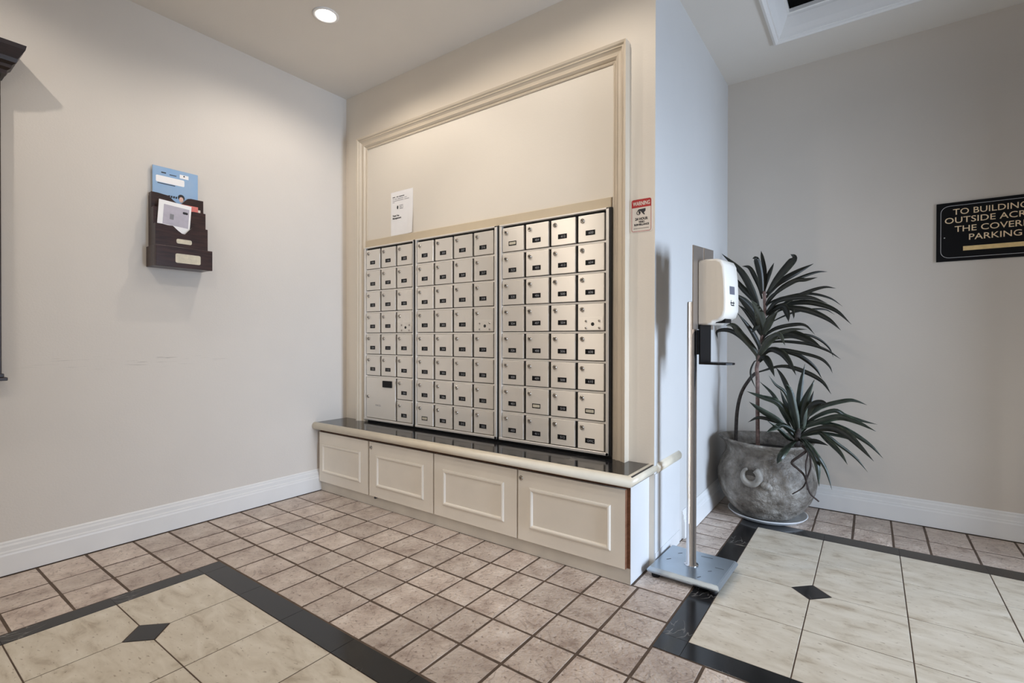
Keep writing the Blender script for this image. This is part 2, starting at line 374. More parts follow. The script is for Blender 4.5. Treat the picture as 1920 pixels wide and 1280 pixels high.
# ------------------------------------------------------------------ room shell
def slab(name, *a, m=None, label=None):
    bm = bmesh.new(); box(bm, *a); return struct(mesh_obj(name, bm, m), label)
XR, YF = 7.2, -5.6
floor = slab('floor', -.15, XR, YF, D+.15, -.10, -.0015, m=m_grout, label='tiled floor with brown, cream and black tiles')
slab('wall_left', -.15, 0, YF, .15, -.1, H+.15, m=m_wall, label='plain greige wall on the left')
bm = bmesh.new(); box(bm, 0, W, 0, .15, -.1, H+.15); bm.normal_update()
for f in bm.faces:
    if f.normal.x > .5: f.material_index = 1
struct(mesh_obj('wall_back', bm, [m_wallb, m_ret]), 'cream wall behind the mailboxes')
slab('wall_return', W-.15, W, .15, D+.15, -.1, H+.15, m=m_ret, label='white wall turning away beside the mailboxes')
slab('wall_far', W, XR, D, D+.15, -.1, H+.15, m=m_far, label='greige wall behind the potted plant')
# front wall behind the camera with a wide opening added to let in fill light, and right wall with the entrance opening
bm = bmesh.new(); box(bm, 0, 1.9, YF-.15, YF, -.1, H+.15); box(bm, 5.3, XR, YF-.15, YF, -.1, H+.15); box(bm, 1.9, 5.3, YF-.15, YF, 2.5, H+.15)
struct(mesh_obj('wall_front', bm, m_wall))
bm = bmesh.new(); box(bm, XR, XR+.15, YF, -1.4, -.1, H+.15); box(bm, XR, XR+.15, .1, D+.15, -.1, H+.15); box(bm, XR, XR+.15, -1.4, .1, 2.15, H+.15)
struct(mesh_obj('wall_right', bm, m_wall))
# unseen baffle, added and shaped to cut the entrance daylight
bm = bmesh.new(); box(bm, 4.9, 5.05, YF, -.72, -.006, H); box(bm, 4.9, 5.05, .36, D, -.006, H); box(bm, 4.9, 5.05, -.72, .36, 1.80, H)
struct(mesh_obj('daylight_baffle', bm, m_wall))

# ceiling with the coffer opening
CX0, CX1, CY0, CY1 = 2.57, 4.75, -.55, 1.03
bm = bmesh.new()
box(bm, -.15, CX0, YF, D+.15, H, H+.15); box(bm, CX1, XR, YF, D+.15, H, H+.15)
box(bm, CX0, CX1, YF, CY0, H, H+.15); box(bm, CX0, CX1, CY1, D+.15, H, H+.15)
ceil = struct(mesh_obj('ceiling', bm, m_ceil), 'painted ceiling with a recessed coffer')
prof = [(0, .004), (0, -.012), (.012, -.016), (.02, -.010), (.024, .0), (.03, .0), (.036, .012), (.05, .035), (.066, .068), (.074, .085), (.076, .10), (.088, .10), (.088, .12), (0, .12)]
bm = bmesh.new()
path = [((CX0, CY0, H), (1, 1, 0), (0, 0, 1)), ((CX1, CY0, H), (-1, 1, 0), (0, 0, 1)), ((CX1, CY1, H), (-1, -1, 0), (0, 0, 1)), ((CX0, CY1, H), (1, -1, 0), (0, 0, 1))]
sweep(bm, prof, path, closed=True)
struct(mesh_obj('trim_3', bm, m_lampw), 'white crown moulding around the ceiling coffer')
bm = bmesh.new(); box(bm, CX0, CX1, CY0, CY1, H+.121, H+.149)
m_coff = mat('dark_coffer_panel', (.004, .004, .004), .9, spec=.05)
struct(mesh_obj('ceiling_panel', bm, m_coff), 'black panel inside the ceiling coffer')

# ------------------------------------------------------------------ floor tiles (parts of the floor)
PH = 0.0
def tile(name, poly, m, cham, z=0.0):
    cx = sum(p[0] for p in poly)/len(poly); cy = sum(p[1] for p in poly)/len(poly)
    bm = bmesh.new(); prism(bm, [(p[0]-cx, p[1]-cy) for p in poly], -.008, 0, cham)
    o = mesh_obj(name, bm, m, floor); o.location = (cx, cy, z)
    return o
GX = [.017, .245, .408, .5586, .741, .926, 1.09, 1.272, 1.445, 1.622, 1.775, 1.913, 2.088, 2.257, 2.44, 2.61, 2.785, 2.957, 3.1255, 3.29, 3.46, 3.63, 3.80, 3.97, 4.14]
GY = [1.358, 1.113, .915, .80, .685, .532, .38, .20, -.02, -.205, -.39, -.575, -.742, -.924, -1.112]
g = .0034
def rect(x0, x1, y0, y1, d): return [(x0+d, y0+d), (x1-d, y0+d), (x1-d, y1-d), (x0+d, y1-d)]
brown = []
# field between the two insets
for i in range(len(GX)-1):
    for j in range(9, len(GY)-1):
        x0, x1, y1, y0 = GX[i], GX[i+1], GY[j], GY[j+1]
        if x1 > 2.441 and y1 > -.55: continue
        if x0 > 2.43 and y0 < -.54 and y1 > -.58: y1 = -.557
        if j == 12 and x0 > 2.43: pass
        brown.append((x0, x1, y0, y1))
# strip by the return wall
for j in range(0, 9):
    y1, y0 = GY[j], GY[j+1]
    brown.append((2.2285 if y1 <= .01 else W+.002, 2.44, y0, y1))
# strip along the far wall
BX = [2.44, 2.62, 2.777, 2.957, 3.1255, 3.269, 3.444, 3.624, 3.80, 3.97, 4.14, 4.31, 4.48]
for a, b_ in zip(BX, BX[1:]):
    brown.append((a, b_, 1.113, 1.358)); brown.append((a, b_, .915, 1.113))
# strip by the left wall
LY = [-1.112, -1.269, -1.455, -1.625, -1.80, -1.97, -2.14, -2.31, -2.48, -2.65, -2.82]
LX = [.017, .245, .408, .602]
for a, b_ in zip(LY, LY[1:]):
    for c, d in zip(LX, LX[1:]): brown.append((c, d, b_, a))
for x0, x1, y0, y1 in brown:
    if x1-x0 < .03 or y1-y0 < .03: continue
    jx = lambda: random.uniform(-.0012, .0012)
    p = [(a+jx(), b_+jx()) for a, b_ in rect(x0, x1, y0, y1, g)]
    tile('brown_tile', p, m_tile, .0025, random.uniform(-.0012, 0))
def inset(xs, ys, dia, half=.069):
    for i in range(len(xs)-1):
        for j in range(len(ys)-1):
            x0, x1, y0, y1 = xs[i], xs[i+1], ys[j], ys[j+1]
            d = .0021; poly = []
            for (px_, py_, sx, sy) in ((x0, y0, 1, 1), (x1, y0, -1, 1), (x1, y1, -1, -1), (x0, y1, 1, -1)):
                if any(abs(px_-a)+abs(py_-b_) < .01 for a, b_ in dia):
                    k = half+.003
                    q = [(px_+sx*d, py_+sy*k), (px_+sx*k, py_+sy*d)]
                    if sx*sy < 0: q.reverse()
                    poly += q
                else: poly.append((px_+sx*d, py_+sy*d))
            tile('cream_tile', poly, m_trav, .0008, random.uniform(-.0004, 0))
    for a, b_ in dia:
        tile('black_diamond_tile', [(a, b_-half), (a+half, b_), (a, b_+half), (a-half, b_)], m_gran, .0008)
X1 = [.681, .9875, 1.295, 1.605, 1.915, 2.225, 2.535, 2.845, 3.155, 3.465]
Y1 = [-1.209-.311*k for k in range(7)]
inset(X1, Y1[::-1], [(.9875, -1.520)])
X2 = [2.5327, 2.838, 3.1455, 3.456, 3.765, 4.074, 4.383, 4.69]
Y2 = [-.4617, -.1487, .1714, .4954, .813]
inset(X2, Y2, [(2.838, .1714)])
def border(xs, ys, x_out, y_out, x_in, y_in, sy):
    pass
# black borders as butted granite strips
d = .0003
for a, b_ in zip(X1, X1[1:]): tile('black_border_tile', rect(a, b_, -1.209, -1.1155, d), m_gran, .0006)
for a, b_ in zip(Y1, Y1[1:]): tile('black_border_tile', rect(.604, .681, b_, a, d), m_gran, .0006)
tile('black_border_tile', rect(.604, .681, -1.209, -1.1155, d), m_gran, .0006)
for a, b_ in zip(X2, X2[1:]):
    tile('black_border_tile', rect(a, b_, .813, .912, d), m_gran, .0006)
    tile('black_border_tile', rect(a, b_, -.555, -.4617, d), m_gran, .0006)
for a, b_ in zip(Y2, Y2[1:]): tile('black_border_tile', rect(2.4425, 2.5327, a, b_, d), m_gran, .0006)
tile('black_border_tile', rect(2.4425, 2.5327, .813, .912, d), m_gran, .0006)
tile('black_border_tile', rect(2.4425, 2.5327, -.555, -.4617, d), m_gran, .0006)

# ------------------------------------------------------------------ baseboards
BP = [(0, .003), (.016, .003), (.016, .086), (.0135, .094), (.0135, .100), (.010, .106), (.010, .124), (.006, .132), (.006, .139), (.002, .145), (0, .145)]
def baseboard(name, p, q, nrm, label):
    bm = bmesh.new(); sweep(bm, BP, [((*p, 0), (*nrm, 0), (0, 0, 1)), ((*q, 0), (*nrm, 0), (0, 0, 1))])
    bmesh.ops.recalc_face_normals(bm, faces=bm.faces[:])
    return struct(mesh_obj(name, bm, m_base), label)
baseboard('baseboard_left', (0, YF), (0, -.2085), (1, 0), 'white baseboard along the left wall')
baseboard('baseboard_far', (W+.016, D), (XR, D), (0, -1), 'white baseboard behind the plant pot')
baseboard('baseboard_return', (W+.0006, .40), (W+.0006, D), (1, 0), 'white baseboard of the return wall')

# ------------------------------------------------------------------ framed panel over the mailboxes
CZ = .463
IX0, IX1, IZ1 = .247, 2.049, 2.312
MP = [(0, 0), (0, .010), (.006, .013), (.012, .010), (.016, .016), (.024, .024), (.030, .021), (.042, .023), (.050, .030), (.054, .036), (.060, .034), (.066, .042), (.076, .046), (.077, 0)]
bm = bmesh.new()
sweep(bm, MP, [((IX0, 0, CZ), (-1, 0, 0), (0, -1, 0)), ((IX0, 0, IZ1), (-1, 0, 1), (0, -1, 0)), ((IX1, 0, IZ1), (1, 0, 1), (0, -1, 0)), ((IX1, 0, CZ), (1, 0, 0), (0, -1, 0))])
bmesh.ops.recalc_face_normals(bm, faces=bm.faces[:])
struct(mesh_obj('trim_1', bm, m_trim), 'tan picture-frame moulding around the mailbox wall')
bm = bmesh.new(); box(bm, IX0, IX1, -.005, 0, 1.692, IZ1)
struct(mesh_obj('wall_panel', bm, m_panel), 'flat cream panel inside the moulding above the mailboxes')
bm = bmesh.new(); box(bm, IX0-.016, IX1-.008, -.014, 0, 1.6435, 1.692, bev=.002)
struct(mesh_obj('trim_2', bm, m_rail), 'tan rail directly above the mailboxes')
bm = bmesh.new(); box(bm, .2245, 2.0485, -.0035, -.0001, CZ+.0005, 1.6435)
for a, b_ in ((.2255, .2303), (.7172, .7333), (1.3767, 1.3903), (2.0372, 2.0478)): box(bm, a, b_, -.0225, -.003, .478, 1.6432)
struct(mesh_obj('trim_4', bm, m_blackm), 'black backing board behind the mailboxes')

# ------------------------------------------------------------------ recessed ceiling lamps
lamp_labels = ['round recessed ceiling lamp glowing white above the left wall', 'recessed ceiling lamp above the mailboxes, right of the first lamp',
               'recessed ceiling lamp near the dark wall cabinet', 'added ceiling fill lamp over the cream floor inset left of the camera',
               'added ceiling fill lamp by the left wall, farthest behind the camera', 'added ceiling fill lamp straight behind the camera',
               'added ceiling fill lamp right of the camera', 'added ceiling fill lamp in the rear right corner behind the camera',
               'added ceiling spot that puts a highlight on the right mailbox bank', 'recessed ceiling lamp above the right end of the mailbox wall']
for k, (lx, ly, pw) in enumerate(LAMPS):
    lab = lamp_labels[k]
    t = thing('recessed_lamp', lab, 'ceiling light', (lx, ly, H), group='recessed lamps in the lobby ceiling')
    bm = bmesh.new(); lathe(bm, [(.066, .0005), (.066, -.004), (.058, -.007), (.050, -.004), (.047, -.001)], 32, cap0=False, cap1=False)
    mesh_obj('trim_ring', bm, m_lampw, t)
    bm = bmesh.new(); lathe(bm, [(.047, -.001), (.044, -.004), (.03, -.009), (.001, -.011)], 32, cap0=False, cap1=True)
    mesh_obj('bulb', bm, m_emit, t)
    l = bpy.data.lights.new('lamp_light', 'SPOT'); l.energy = pw; l.color = WARM; l.spot_size = math.radians(170 if k in (1, 3, 9) else 160); l.spot_blend = .5; l.shadow_soft_size = .012
    lo = bpy.data.objects.new('lamp_light', l); C.objects.link(lo); lo.parent = t; lo.location = (0, 0, -.03)
    if k == 8:                                # added spot, turned to put a highlight on the steel mailboxes
        l.spot_size = math.radians(66); l.spot_blend = .8
        lo.rotation_euler = (Vector((1.72, 0, .80))-Vector((lx, ly, H))).to_track_quat('-Z', 'Y').to_euler()
# ------------------------------------------------------------------ mailbox banks
def lock_mesh(r=.0115):
    bm = bmesh.new()
    seg = 16
    def disc(prof, mi):
        rings = [[bm.verts.new((a*math.cos(2*math.pi*k/seg), y, a*math.sin(2*math.pi*k/seg))) for k in range(seg)] for a, y in prof]
        for p, q in zip(rings, rings[1:]):
            for k in range(seg):
                f = bm.faces.new((p[k], p[(k+1) % seg], q[(k+1) % seg], q[k])); f.smooth = True; f.material_index = mi
        bm.faces.new(rings[-1]).material_index = mi
    disc([(r, 0), (r, -.003), (r*.85, -.0055), (r*.62, -.006), (r*.58, -.0045)], 0)
    disc([(r*.56, -.004), (r*.5, -.0048)], 0)
    box(bm, -r*.12, r*.12, -.0056, -.004, -r*.42, r*.42, 1)
    bmesh.ops.recalc_face_normals(bm, faces=bm.faces[:])
    me = bpy.data.meshes.new('lock'); bm.to_mesh(me); bm.free(); me.materials.append(m_chrome); me.materials.append(m_slot); return me
LOCK = lock_mesh()
DW, DH, DY = .1385, .1285, .014
bm = bmesh.new(); box(bm, 0, DW, -DY, 0, 0, DH, bev=.0022, seg=2)
o = mesh_obj('mailbox_door', bm, m_steel); DOOR = o.data; bpy.data.objects.remove(o)
def plate_mesh(txt):
    bm = bmesh.new(); w_, h_ = .0505, .0235
    box(bm, -w_/2, w_/2, -.0012, 0, -h_/2, h_/2, 0, bev=.0005)
    if txt == 'card':
        box(bm, -w_*.40, w_*.42, -.0016, -.001, -h_*.28, h_*.30, 2)
        for q in range(3): box(bm, -w_*.3+q*.011, -w_*.3+q*.011+.008, -.0018, -.001, -h_*.02, h_*.06, 1)
    elif txt:
        tw, th = put_text(bm, txt, .0165, lambda a, b_: (a, -.0014, b_), width=.0255 if len(txt) == 3 else .034, mi=1, align='c', cx=.004, cz=-.0062)
    me = bpy.data.meshes.new('number_plate'); bm.normal_update(); bm.to_mesh(me); bm.free()
    for m in (m_black, m_digit, m_brass): me.materials.append(m)
    return me
ZT = 1.623; PZ = .1428
def bank(name_label, x0, x1, dx0, pitch, cols, skip):
    t = thing('mailbox_bank', name_label, 'mailboxes', ((x0+x1)/2, -.004, .4775), group='mailbox banks in the wall')
    ox, oz = (x0+x1)/2, .4775
    X = lambda v: v-ox
    Z = lambda v: v-oz
    zt = 1.6425
    n = len(cols)
    # frame: rim and horizontal bars; the joints between columns stay open
    bm = bmesh.new()
    box(bm, X(x0), X(x1), -.024, 0, 0, .0135, 0, bev=.0015)
    box(bm, X(x0), X(x1), -.024, 0, Z(zt)-.008, Z(zt), 0, bev=.0015)
    box(bm, X(x0), X(dx0-.004), -.022, 0, .013, Z(zt)-.008, 0, bev=.001)
    xr = dx0+pitch*(n-1)+DW+.011
    box(bm, X(xr), X(x1), -.024, 0, .0, Z(zt), 0, bev=.0015)
    mesh_obj('frame', bm, m_frame, t)
    for k in range(1, 8):
        z = ZT-PZ*k
        bm = bmesh.new(); xe = xr
        xs = dx0-.004
        if skip and k == 7: xs = dx0+pitch*2-.008
        box(bm, X(xs), X(xe), -.0155, 0, Z(z)+.001, Z(z)+.0105, 0, bev=.001)
        mesh_obj('cross_bar', bm, m_frame, t)
    bm = bmesh.new(); box(bm, X(dx0-.004), X(xr), -.003, -.0001, .0135, Z(zt)-.008, 0)
    mesh_obj('back_plate', bm, m_blackm, t)
    for c, rows in enumerate(cols):
        for k, txt in enumerate(rows):
            if txt is None: continue
            x, z = dx0+pitch*c, ZT-PZ*(k+1)+.0143
            if txt == 'PARCEL':
                bm = bmesh.new(); pw = pitch+DW; ph = PZ+DH
                box(bm, 0, pw, -DY, 0, 0, ph, bev=.0022, seg=2)
                d_ = mesh_obj('parcel_door', bm, m_steel, t); d_['label'] = 'large blank parcel door'
                d_.location = (X(x), -.0045, Z(z-PZ)); 
                lk = link('lock', LOCK, d_, (.02, -DY, ph*.52))
                bm = bmesh.new(); w2, h2 = .092, .043
                box(bm, -w2/2, w2/2, -.006, 0, -h2/2, h2/2, 0, bev=.004, seg=2); box(bm, -w2/2+.01, w2/2-.01, -.0075, -.006, h2*.12, h2*.34, 0)
                hp = mesh_obj('finger_pull', bm, m_black, d_); hp.location = (pw*.735, -DY, ph*.855)
                bm = bmesh.new()
                put_text(bm, 'PARCEL', .016, lambda a, b_: (a, -.0004, b_), mi=0, align='c')
                tx = mesh_obj('lettering', bm, m_grey, d_); tx.location = (pw*.42, -DY, ph*.30)
                continue
            d_ = link('mailbox_door', DOOR, t, (X(x), -.0045+random.uniform(-.001, .0006), Z(z)))
            d_.rotation_euler = (0, random.uniform(-.004, .004), 0)
            lk = link('lock', LOCK, d_, (.023, -DY, DH*.80)); lk.rotation_euler = (0, random.choice((0, .4, -.5, .9)), 0)
            if txt == 'MASTER':
                bm = bmesh.new(); box(bm, .004, DW-.004, -.0012, 0, .004, DH*.50, 0, bev=.0004)
                for sx in (.32, .83):
                    for sz in (.10, .36):
                        tube(bm, [(DW*sx, -.001, DH*sz), (DW*sx, -.0042, DH*sz), (DW*sx, -.005, DH*sz)], [.0055, .0052, .003], 10, 1)
                tube(bm, [(DW*.58, -.001, DH*.24), (DW*.58, -.0018, DH*.24)], .0088, 14, 2)
                mp_ = mesh_obj('master_lock_plate', bm, [m_steel, m_chrome, m_slot], d_); mp_.location = (0, -DY, 0)
                mp_['label'] = 'screwed-on plate with a keyhole instead of a number'
            else:
                np_ = link('number_plate', plate_mesh(txt), d_, (DW*.475, -DY, DH*.325))
    return t
bank('narrowest steel mailbox bank, three columns wide with a parcel door, nearest the left wall', .231, .7165, .2535, .1545,
     [['100', '101', '102', '103', '104', '105', 'PARCEL', None], ['106', '107', '108', '110', '111', '112', None, None], ['200', '201', '202', 'MASTER', '203', '204', '205', '206']], True)
bank('middle steel mailbox bank, four columns wide, between two black gaps', .734, 1.376, .748, .1535,
     [['207', '208', '209', '210', '211', '212', '213', 'card'], ['300', '301', '302', '303', '304', '305', '306', '308'], ['307', '309', '310', '311', '312', '313', '314', '315'], ['316', '317', '318', 'MASTER', '319', '320', '321', '322']], False)
bank('right steel mailbox bank, four columns wide, with plates 400 to 610', 1.391, 2.0365, 1.4115, .1535,
     [['card', '323', '325', '324', '326', '400', '401', '403'], ['404', '405', '406', '407', '408', '409', 'card', '411'], ['412', '413', '500', '504', '506', '508', '510', '512'], ['600', '604', '606', 'MASTER', '608', '610', 'card', 'OFFIC']], False)

# ------------------------------------------------------------------ low cabinet and counter
cab = thing('low_cabinet', 'long low ivory cabinet with four panelled doors under the black counter', 'cabinet', (1.1, -.1, 0))
def part(name, bm, m, parent=cab, off=(1.1, -.1, 0), smooth=False):
    for v in bm.verts: v.co -= Vector(off)
    return mesh_obj(name, bm, m, parent, smooth)
bm = bmesh.new(); box(bm, .003, 2.2215, -.2078, -.0005, .001, .416); part('carcass', bm, m_edge)
bm = bmesh.new(); box(bm, .017, 2.221, -.2095, -.2079, .0005, .066); part('toe_kick', bm, m_toe)
bm = bmesh.new(); box(bm, 2.2216, 2.2235, -.2095, -.0004, .0005, .4195); box(bm, 2.2216, W+.0045, .0006, .352, .0005, .4195) if 0 else None
part('side_panel', bm, m_white)
bm = bmesh.new(); box(bm, W+.0002, W+.005, .0006, .352, .0005, .4195); struct(mesh_obj('trim_5', bm, m_white), 'white board on the return wall under the bullnose')
bm = bmesh.new(); box(bm, W+.005, W+.0075, .0006, .345, .0005, .066); struct(mesh_obj('trim_6', bm, m_white), 'low white toe strip on the return wall')
DX = [(.020, .533), (.5455, 1.0895), (1.0985, 1.6525), (1.6605, 2.2075)]
PX = [(.055, .462), (.612, 1.018), (1.166, 1.577), (1.727, 2.141)]
bead = [(0, 0), (.0, .003), (.004, .007), (.010, .0085), (.015, .007), (.018, .003), (.020, 0)]
for k, ((a, b_), (pa, pb)) in enumerate(zip(DX, PX)):
    bm = bmesh.new(); box(bm, a, b_, -.2275, -.2098, .066, .398, 0, bev=.0016)
    if k == 3:
        for f in bm.faces:
            if f.normal.x > .8: f.material_index = 1
        bm.normal_update()
        for f in bm.faces:
            if f.normal.x > .5: f.material_index = 1
    dr = part('door', bm, [m_cab, m_edge])
    z0, z1 = .130, .324
    bm = bmesh.new(); y = -.2274
    sweep(bm, bead, [((pa, y, z0), (1, 0, 1), (0, -1, 0)), ((pb, y, z0), (-1, 0, 1), (0, -1, 0)), ((pb, y, z1), (-1, 0, -1), (0, -1, 0)), ((pa, y, z1), (1, 0, -1), (0, -1, 0))], closed=True)
    bmesh.ops.recalc_face_normals(bm, faces=bm.faces[:])
    o = part('panel_bead', bm, m_cab, dr)
    if k in (1, 3):
        lk = link('cam_lock', LOCK, dr, (a+.018-1.1, -.2275+.1, .362))
bm = bmesh.new(); tube(bm, [(.60, -.212, .062), (.60, -.2285, .062)], .007, 10); part('door_stop', bm, m_slot)

ctr = thing('countertop', 'black stone countertop with cream bullnose edge on the low cabinet', 'countertop', (1.1, -.1, .42))
def cpart(name, bm, m, smooth=False): return part(name, bm, m, ctr, (1.1, -.1, .42), smooth)
bm = bmesh.new(); box(bm, .002, 2.2435, -.245, -.0002, .4205, CZ, bev=.0008); cpart('stone_slab', bm, m_ctr)
NR = [( .0, .0), (.010, .0), (.019, .004), (.0245, .011), (.027, .0225), (.0245, .034), (.019, .041), (.010, .0455), (0, .0465)]
zb = .4185
bm = bmesh.new()
sweep(bm, NR, [((.002, -.2435, zb), (0, -1, 0), (0, 0, 1)), ((2.2245, -.2435, zb), (1, -1, 0), (0, 0, 1)), ((2.2245, .030, zb), (1, 0, 0), (0, 0, 1))])
bmesh.ops.recalc_face_normals(bm, faces=bm.faces[:])
cpart('bullnose_edge', bm, m_nose, True)
bm = bmesh.new()
sweep(bm, NR, [((2.2355, .034, zb), (1, 0, 0), (0, 0, 1)), ((2.2355, .350, zb), (1, 0, 0), (0, 0, 1))])
for v in bm.verts: v.co.x = max(v.co.x, W+.0008)
bmesh.ops.recalc_face_normals(bm, faces=bm.faces[:])
struct(mesh_obj('trim_7', bm, m_nose, smooth=True), 'cream bullnose rail continuing on the return wall')

# ------------------------------------------------------------------ notice paper on the panel
t = thing('notice_paper', 'white notice sheet taped above the left mailbox bank, lower corner curling', 'notice', (.588, -.0052, 1.836))
bm = bmesh.new(); NX, NZ = 8, 8; G = []
pw, ph = .208, .281
def curl(a, b_): # a, b in 0..1
    return -.0008 - .016*max(0, a-.75)*4*max(0, .55-b_)**1.0 - .004*(a*(1-a))
def pt(a, b_): return Vector(((a-.5)*pw, curl(a, b_), (b_-.5)*ph))
for j in range(NZ+1): G.append([bm.verts.new(pt(i/NX, j/NZ)) for i in range(NX+1)])
for j in range(NZ):
    for i in range(NX): bm.faces.new((G[j][i], G[j][i+1], G[j+1][i+1], G[j+1][i]))
mesh_obj('sheet', bm, m_paper, t)
bm = bmesh.new()
def on(a, b_): p = pt(a/pw, b_/ph); p.y -= .0012; return p
def line(a, b_, w_, h_, mi=0):
    n_ = max(1, int(w_/.006))
    for q in range(n_):
        if random.random() < .12: continue
        a0 = a+w_*q/n_; a1 = a+w_*(q+.82)/n_
        vs = [bm.verts.new(on(x, z)) for x, z in ((a0, b_), (a1, b_), (a1, b_+h_), (a0, b_+h_))]
        bm.faces.new(vs).material_index = mi
for b_, w_, h_, mi in ((.244, .112, .005, 0), (.232, .135, .003, 1), (.221, .155, .003, 1), (.211, .02, .003, 1)): line(.018, b_, w_, h_, mi)
for k in range(3): line(.085, .186-k*.010, .034, .004, 1)
vs = [bm.verts.new(on(.066+.007*math.cos(x), .178+.012*math.sin(x))) for x in [k*math.pi/5 for k in range(10)]]; bm.faces.new(vs)
put_text(bm, 'Thank You', .014, on, bold=.0006, width=.062, cx=.018, cz=.121)
put_text(bm, 'Management', .014, on, bold=.0006, width=.082, cx=.018, cz=.102)
bmesh.ops.recalc_face_normals(bm, faces=bm.faces[:])
mesh_obj('printed_text', bm, [m_ink, m_grey], t)

# ------------------------------------------------------------------ warning sign
t = thing('warning_sign', 'small red and white surveillance warning sign right of the mailbox moulding', 'sign', (2.184, -.0002, 1.588))
sw, sh = .0985, .152
def rrect(w_, h_, r, n_=5):
    out = []
    for cx, cz, a0 in ((w_/2-r, -h_/2+r, -90), (w_/2-r, h_/2-r, 0), (-w_/2+r, h_/2-r, 90), (-w_/2+r, -h_/2+r, 180)):
        for k in range(n_+1):
            a = math.radians(a0+90*k/n_); out.append((cx+r*math.cos(a), cz+r*math.sin(a)))
    return out
def plate(bm, poly, y0, y1, mi=0):
    A_ = [bm.verts.new((a, y0, b_)) for a, b_ in poly]; B_ = [bm.verts.new((a, y1, b_)) for a, b_ in poly]
    n_ = len(poly)
    for k in range(n_): bm.faces.new((A_[k], A_[(k+1) % n_], B_[(k+1) % n_], B_[k])).material_index = mi
    bm.faces.new(B_).material_index = mi
def ringp(bm, outer, inner, y, mi=0):
    A_ = [bm.verts.new((a, y, b_)) for a, b_ in outer]; B_ = [bm.verts.new((a, y, b_)) for a, b_ in inner]
    n_ = len(outer)
    for k in range(n_): bm.faces.new((A_[k], A_[(k+1) % n_], B_[(k+1) % n_], B_[k])).material_index = mi
bm = bmesh.new(); plate(bm, rrect(sw, sh, .010), 0, -.002)
bmesh.ops.recalc_face_normals(bm, faces=bm.faces[:]); mesh_obj('board', bm, m_signw, t)
bm = bmesh.new(); ringp(bm, rrect(sw-.006, sh-.006, .009), rrect(sw-.0095, sh-.0095, .0075), -.0023)
hdr = [p for p in rrect(sw-.007, sh-.007, .0085) if p[1] > .034]
hdr = [(sw/2-.0035, .036)] + [p for p in hdr if p[1] > .036] + [(-sw/2+.0035, .036)]
vs = [bm.verts.new((a, -.0024, b_)) for a, b_ in hdr]; bm.faces.new(vs)
bmesh.ops.recalc_face_normals(bm, faces=bm.faces[:]); mesh_obj('red_header', bm, m_red, t)
bm = bmesh.new(); put_text(bm, 'WARNING', .025, lambda a, b_: (a, -.0027, b_), bold=.0006, width=.080, align='c', cz=.0445)
mesh_obj('header_lettering', bm, m_signw, t)
bm = bmesh.new()
fn = lambda a, b_: (a, -.0024, b_)
put_text(bm, '24 HOUR', .0165, fn, bold=.0007, width=.060, align='c', cx=.001, cz=-.0225)
put_text(bm, 'VIDEO', .0115, fn, bold=.0006, width=.029, align='c', cx=.001, cz=-.0345)
put_text(bm, 'SURVEILLANCE', .0115, fn, bold=.0006, width=.070, align='c', cx=.001, cz=-.0465)
def poly2(pts): bm.faces.new([bm.verts.new((a, -.0024, b_)) for a, b_ in pts])
poly2([(-.020, .020), (-.012, .028), (.020, .0295), (.0195, .018), (.012, .011), (.004, .009), (.001, .014), (-.003, .018), (-.010, .021)])
poly2([(.004, .009), (.012, .011), (.017, .002), (.012, .001), (.008, .006)])
ringp(bm, [(-.013+.0095*math.cos(a), .0115+.0095*math.sin(a)) for a in [k*math.pi/10 for k in range(20)]], [(-.013+.0065*math.cos(a), .0115+.0065*math.sin(a)) for a in [k*math.pi/10 for k in range(20)]], -.0024)
poly2([(-.009+.0042*math.cos(a), .0125+.0055*math.sin(a)) for a in [k*math.pi/6 for k in range(12)]])
for q in range(11): x = -.036+q*.0066; poly2([(x, -.0600), (x+.0045, -.0600), (x+.0045, -.0575), (x, -.0575)])
bmesh.ops.recalc_face_normals(bm, faces=bm.faces[:]); mesh_obj('black_print', bm, m_ink, t)

# ------------------------------------------------------------------ direction sign on the far wall
t = thing('direction_sign', 'black sign with gold lettering on the far wall at right', 'sign', (3.315+.34, D, 1.6025))
SW, SH = .68, .313
x0 = -.34
bm = bmesh.new(); box(bm, -SW/2, SW/2, -.010, -.0002, -SH/2, SH/2, bev=.001); mesh_obj('board', bm, m_signk, t)
bm = bmesh.new(); ringp(bm, rrect(SW-.034, SH-.034, .036), rrect(SW-.038, SH-.038, .034), -.0104)
bmesh.ops.recalc_face_normals(bm, faces=bm.faces[:]); mesh_obj('border_line', bm, m_silver, t)
bm = bmesh.new(); fn = lambda a, b_: (a, -.0105, b_)
for txt, xs, zz, ww in (('TO BUILDING', .067, .089, .284), ('OUTSIDE ACROSS', .034, .0445, .395), ('THE COVERED', .074, -.003, .315), ('PARKING', .131, -.050, .198)):
    put_text(bm, txt, .0445, fn, bold=.0002, width=ww, cx=x0+xs, cz=zz)
bmesh.ops.recalc_face_normals(bm, faces=bm.faces[:]); mesh_obj('gold_lettering', bm, m_gold, t)
bm = bmesh.new(); box(bm, x0+.108, x0+.48, -.0106, -.0099, -.1045, -.0815)
v_ = [bm.verts.new((x0+.48+a, -.0106, -.093+b_)) for a, b_ in ((0, -.028), (.06, 0), (0, .028))]; bm.faces.new(v_)
mesh_obj('gold_arrow', bm, m_goldbar, t)
bm = bmesh.new(); tube(bm, [(x0+.033, -.0099, -.030), (x0+.033, -.0125, -.030)], .003, 10); mesh_obj('screw', bm, m_silver, t)
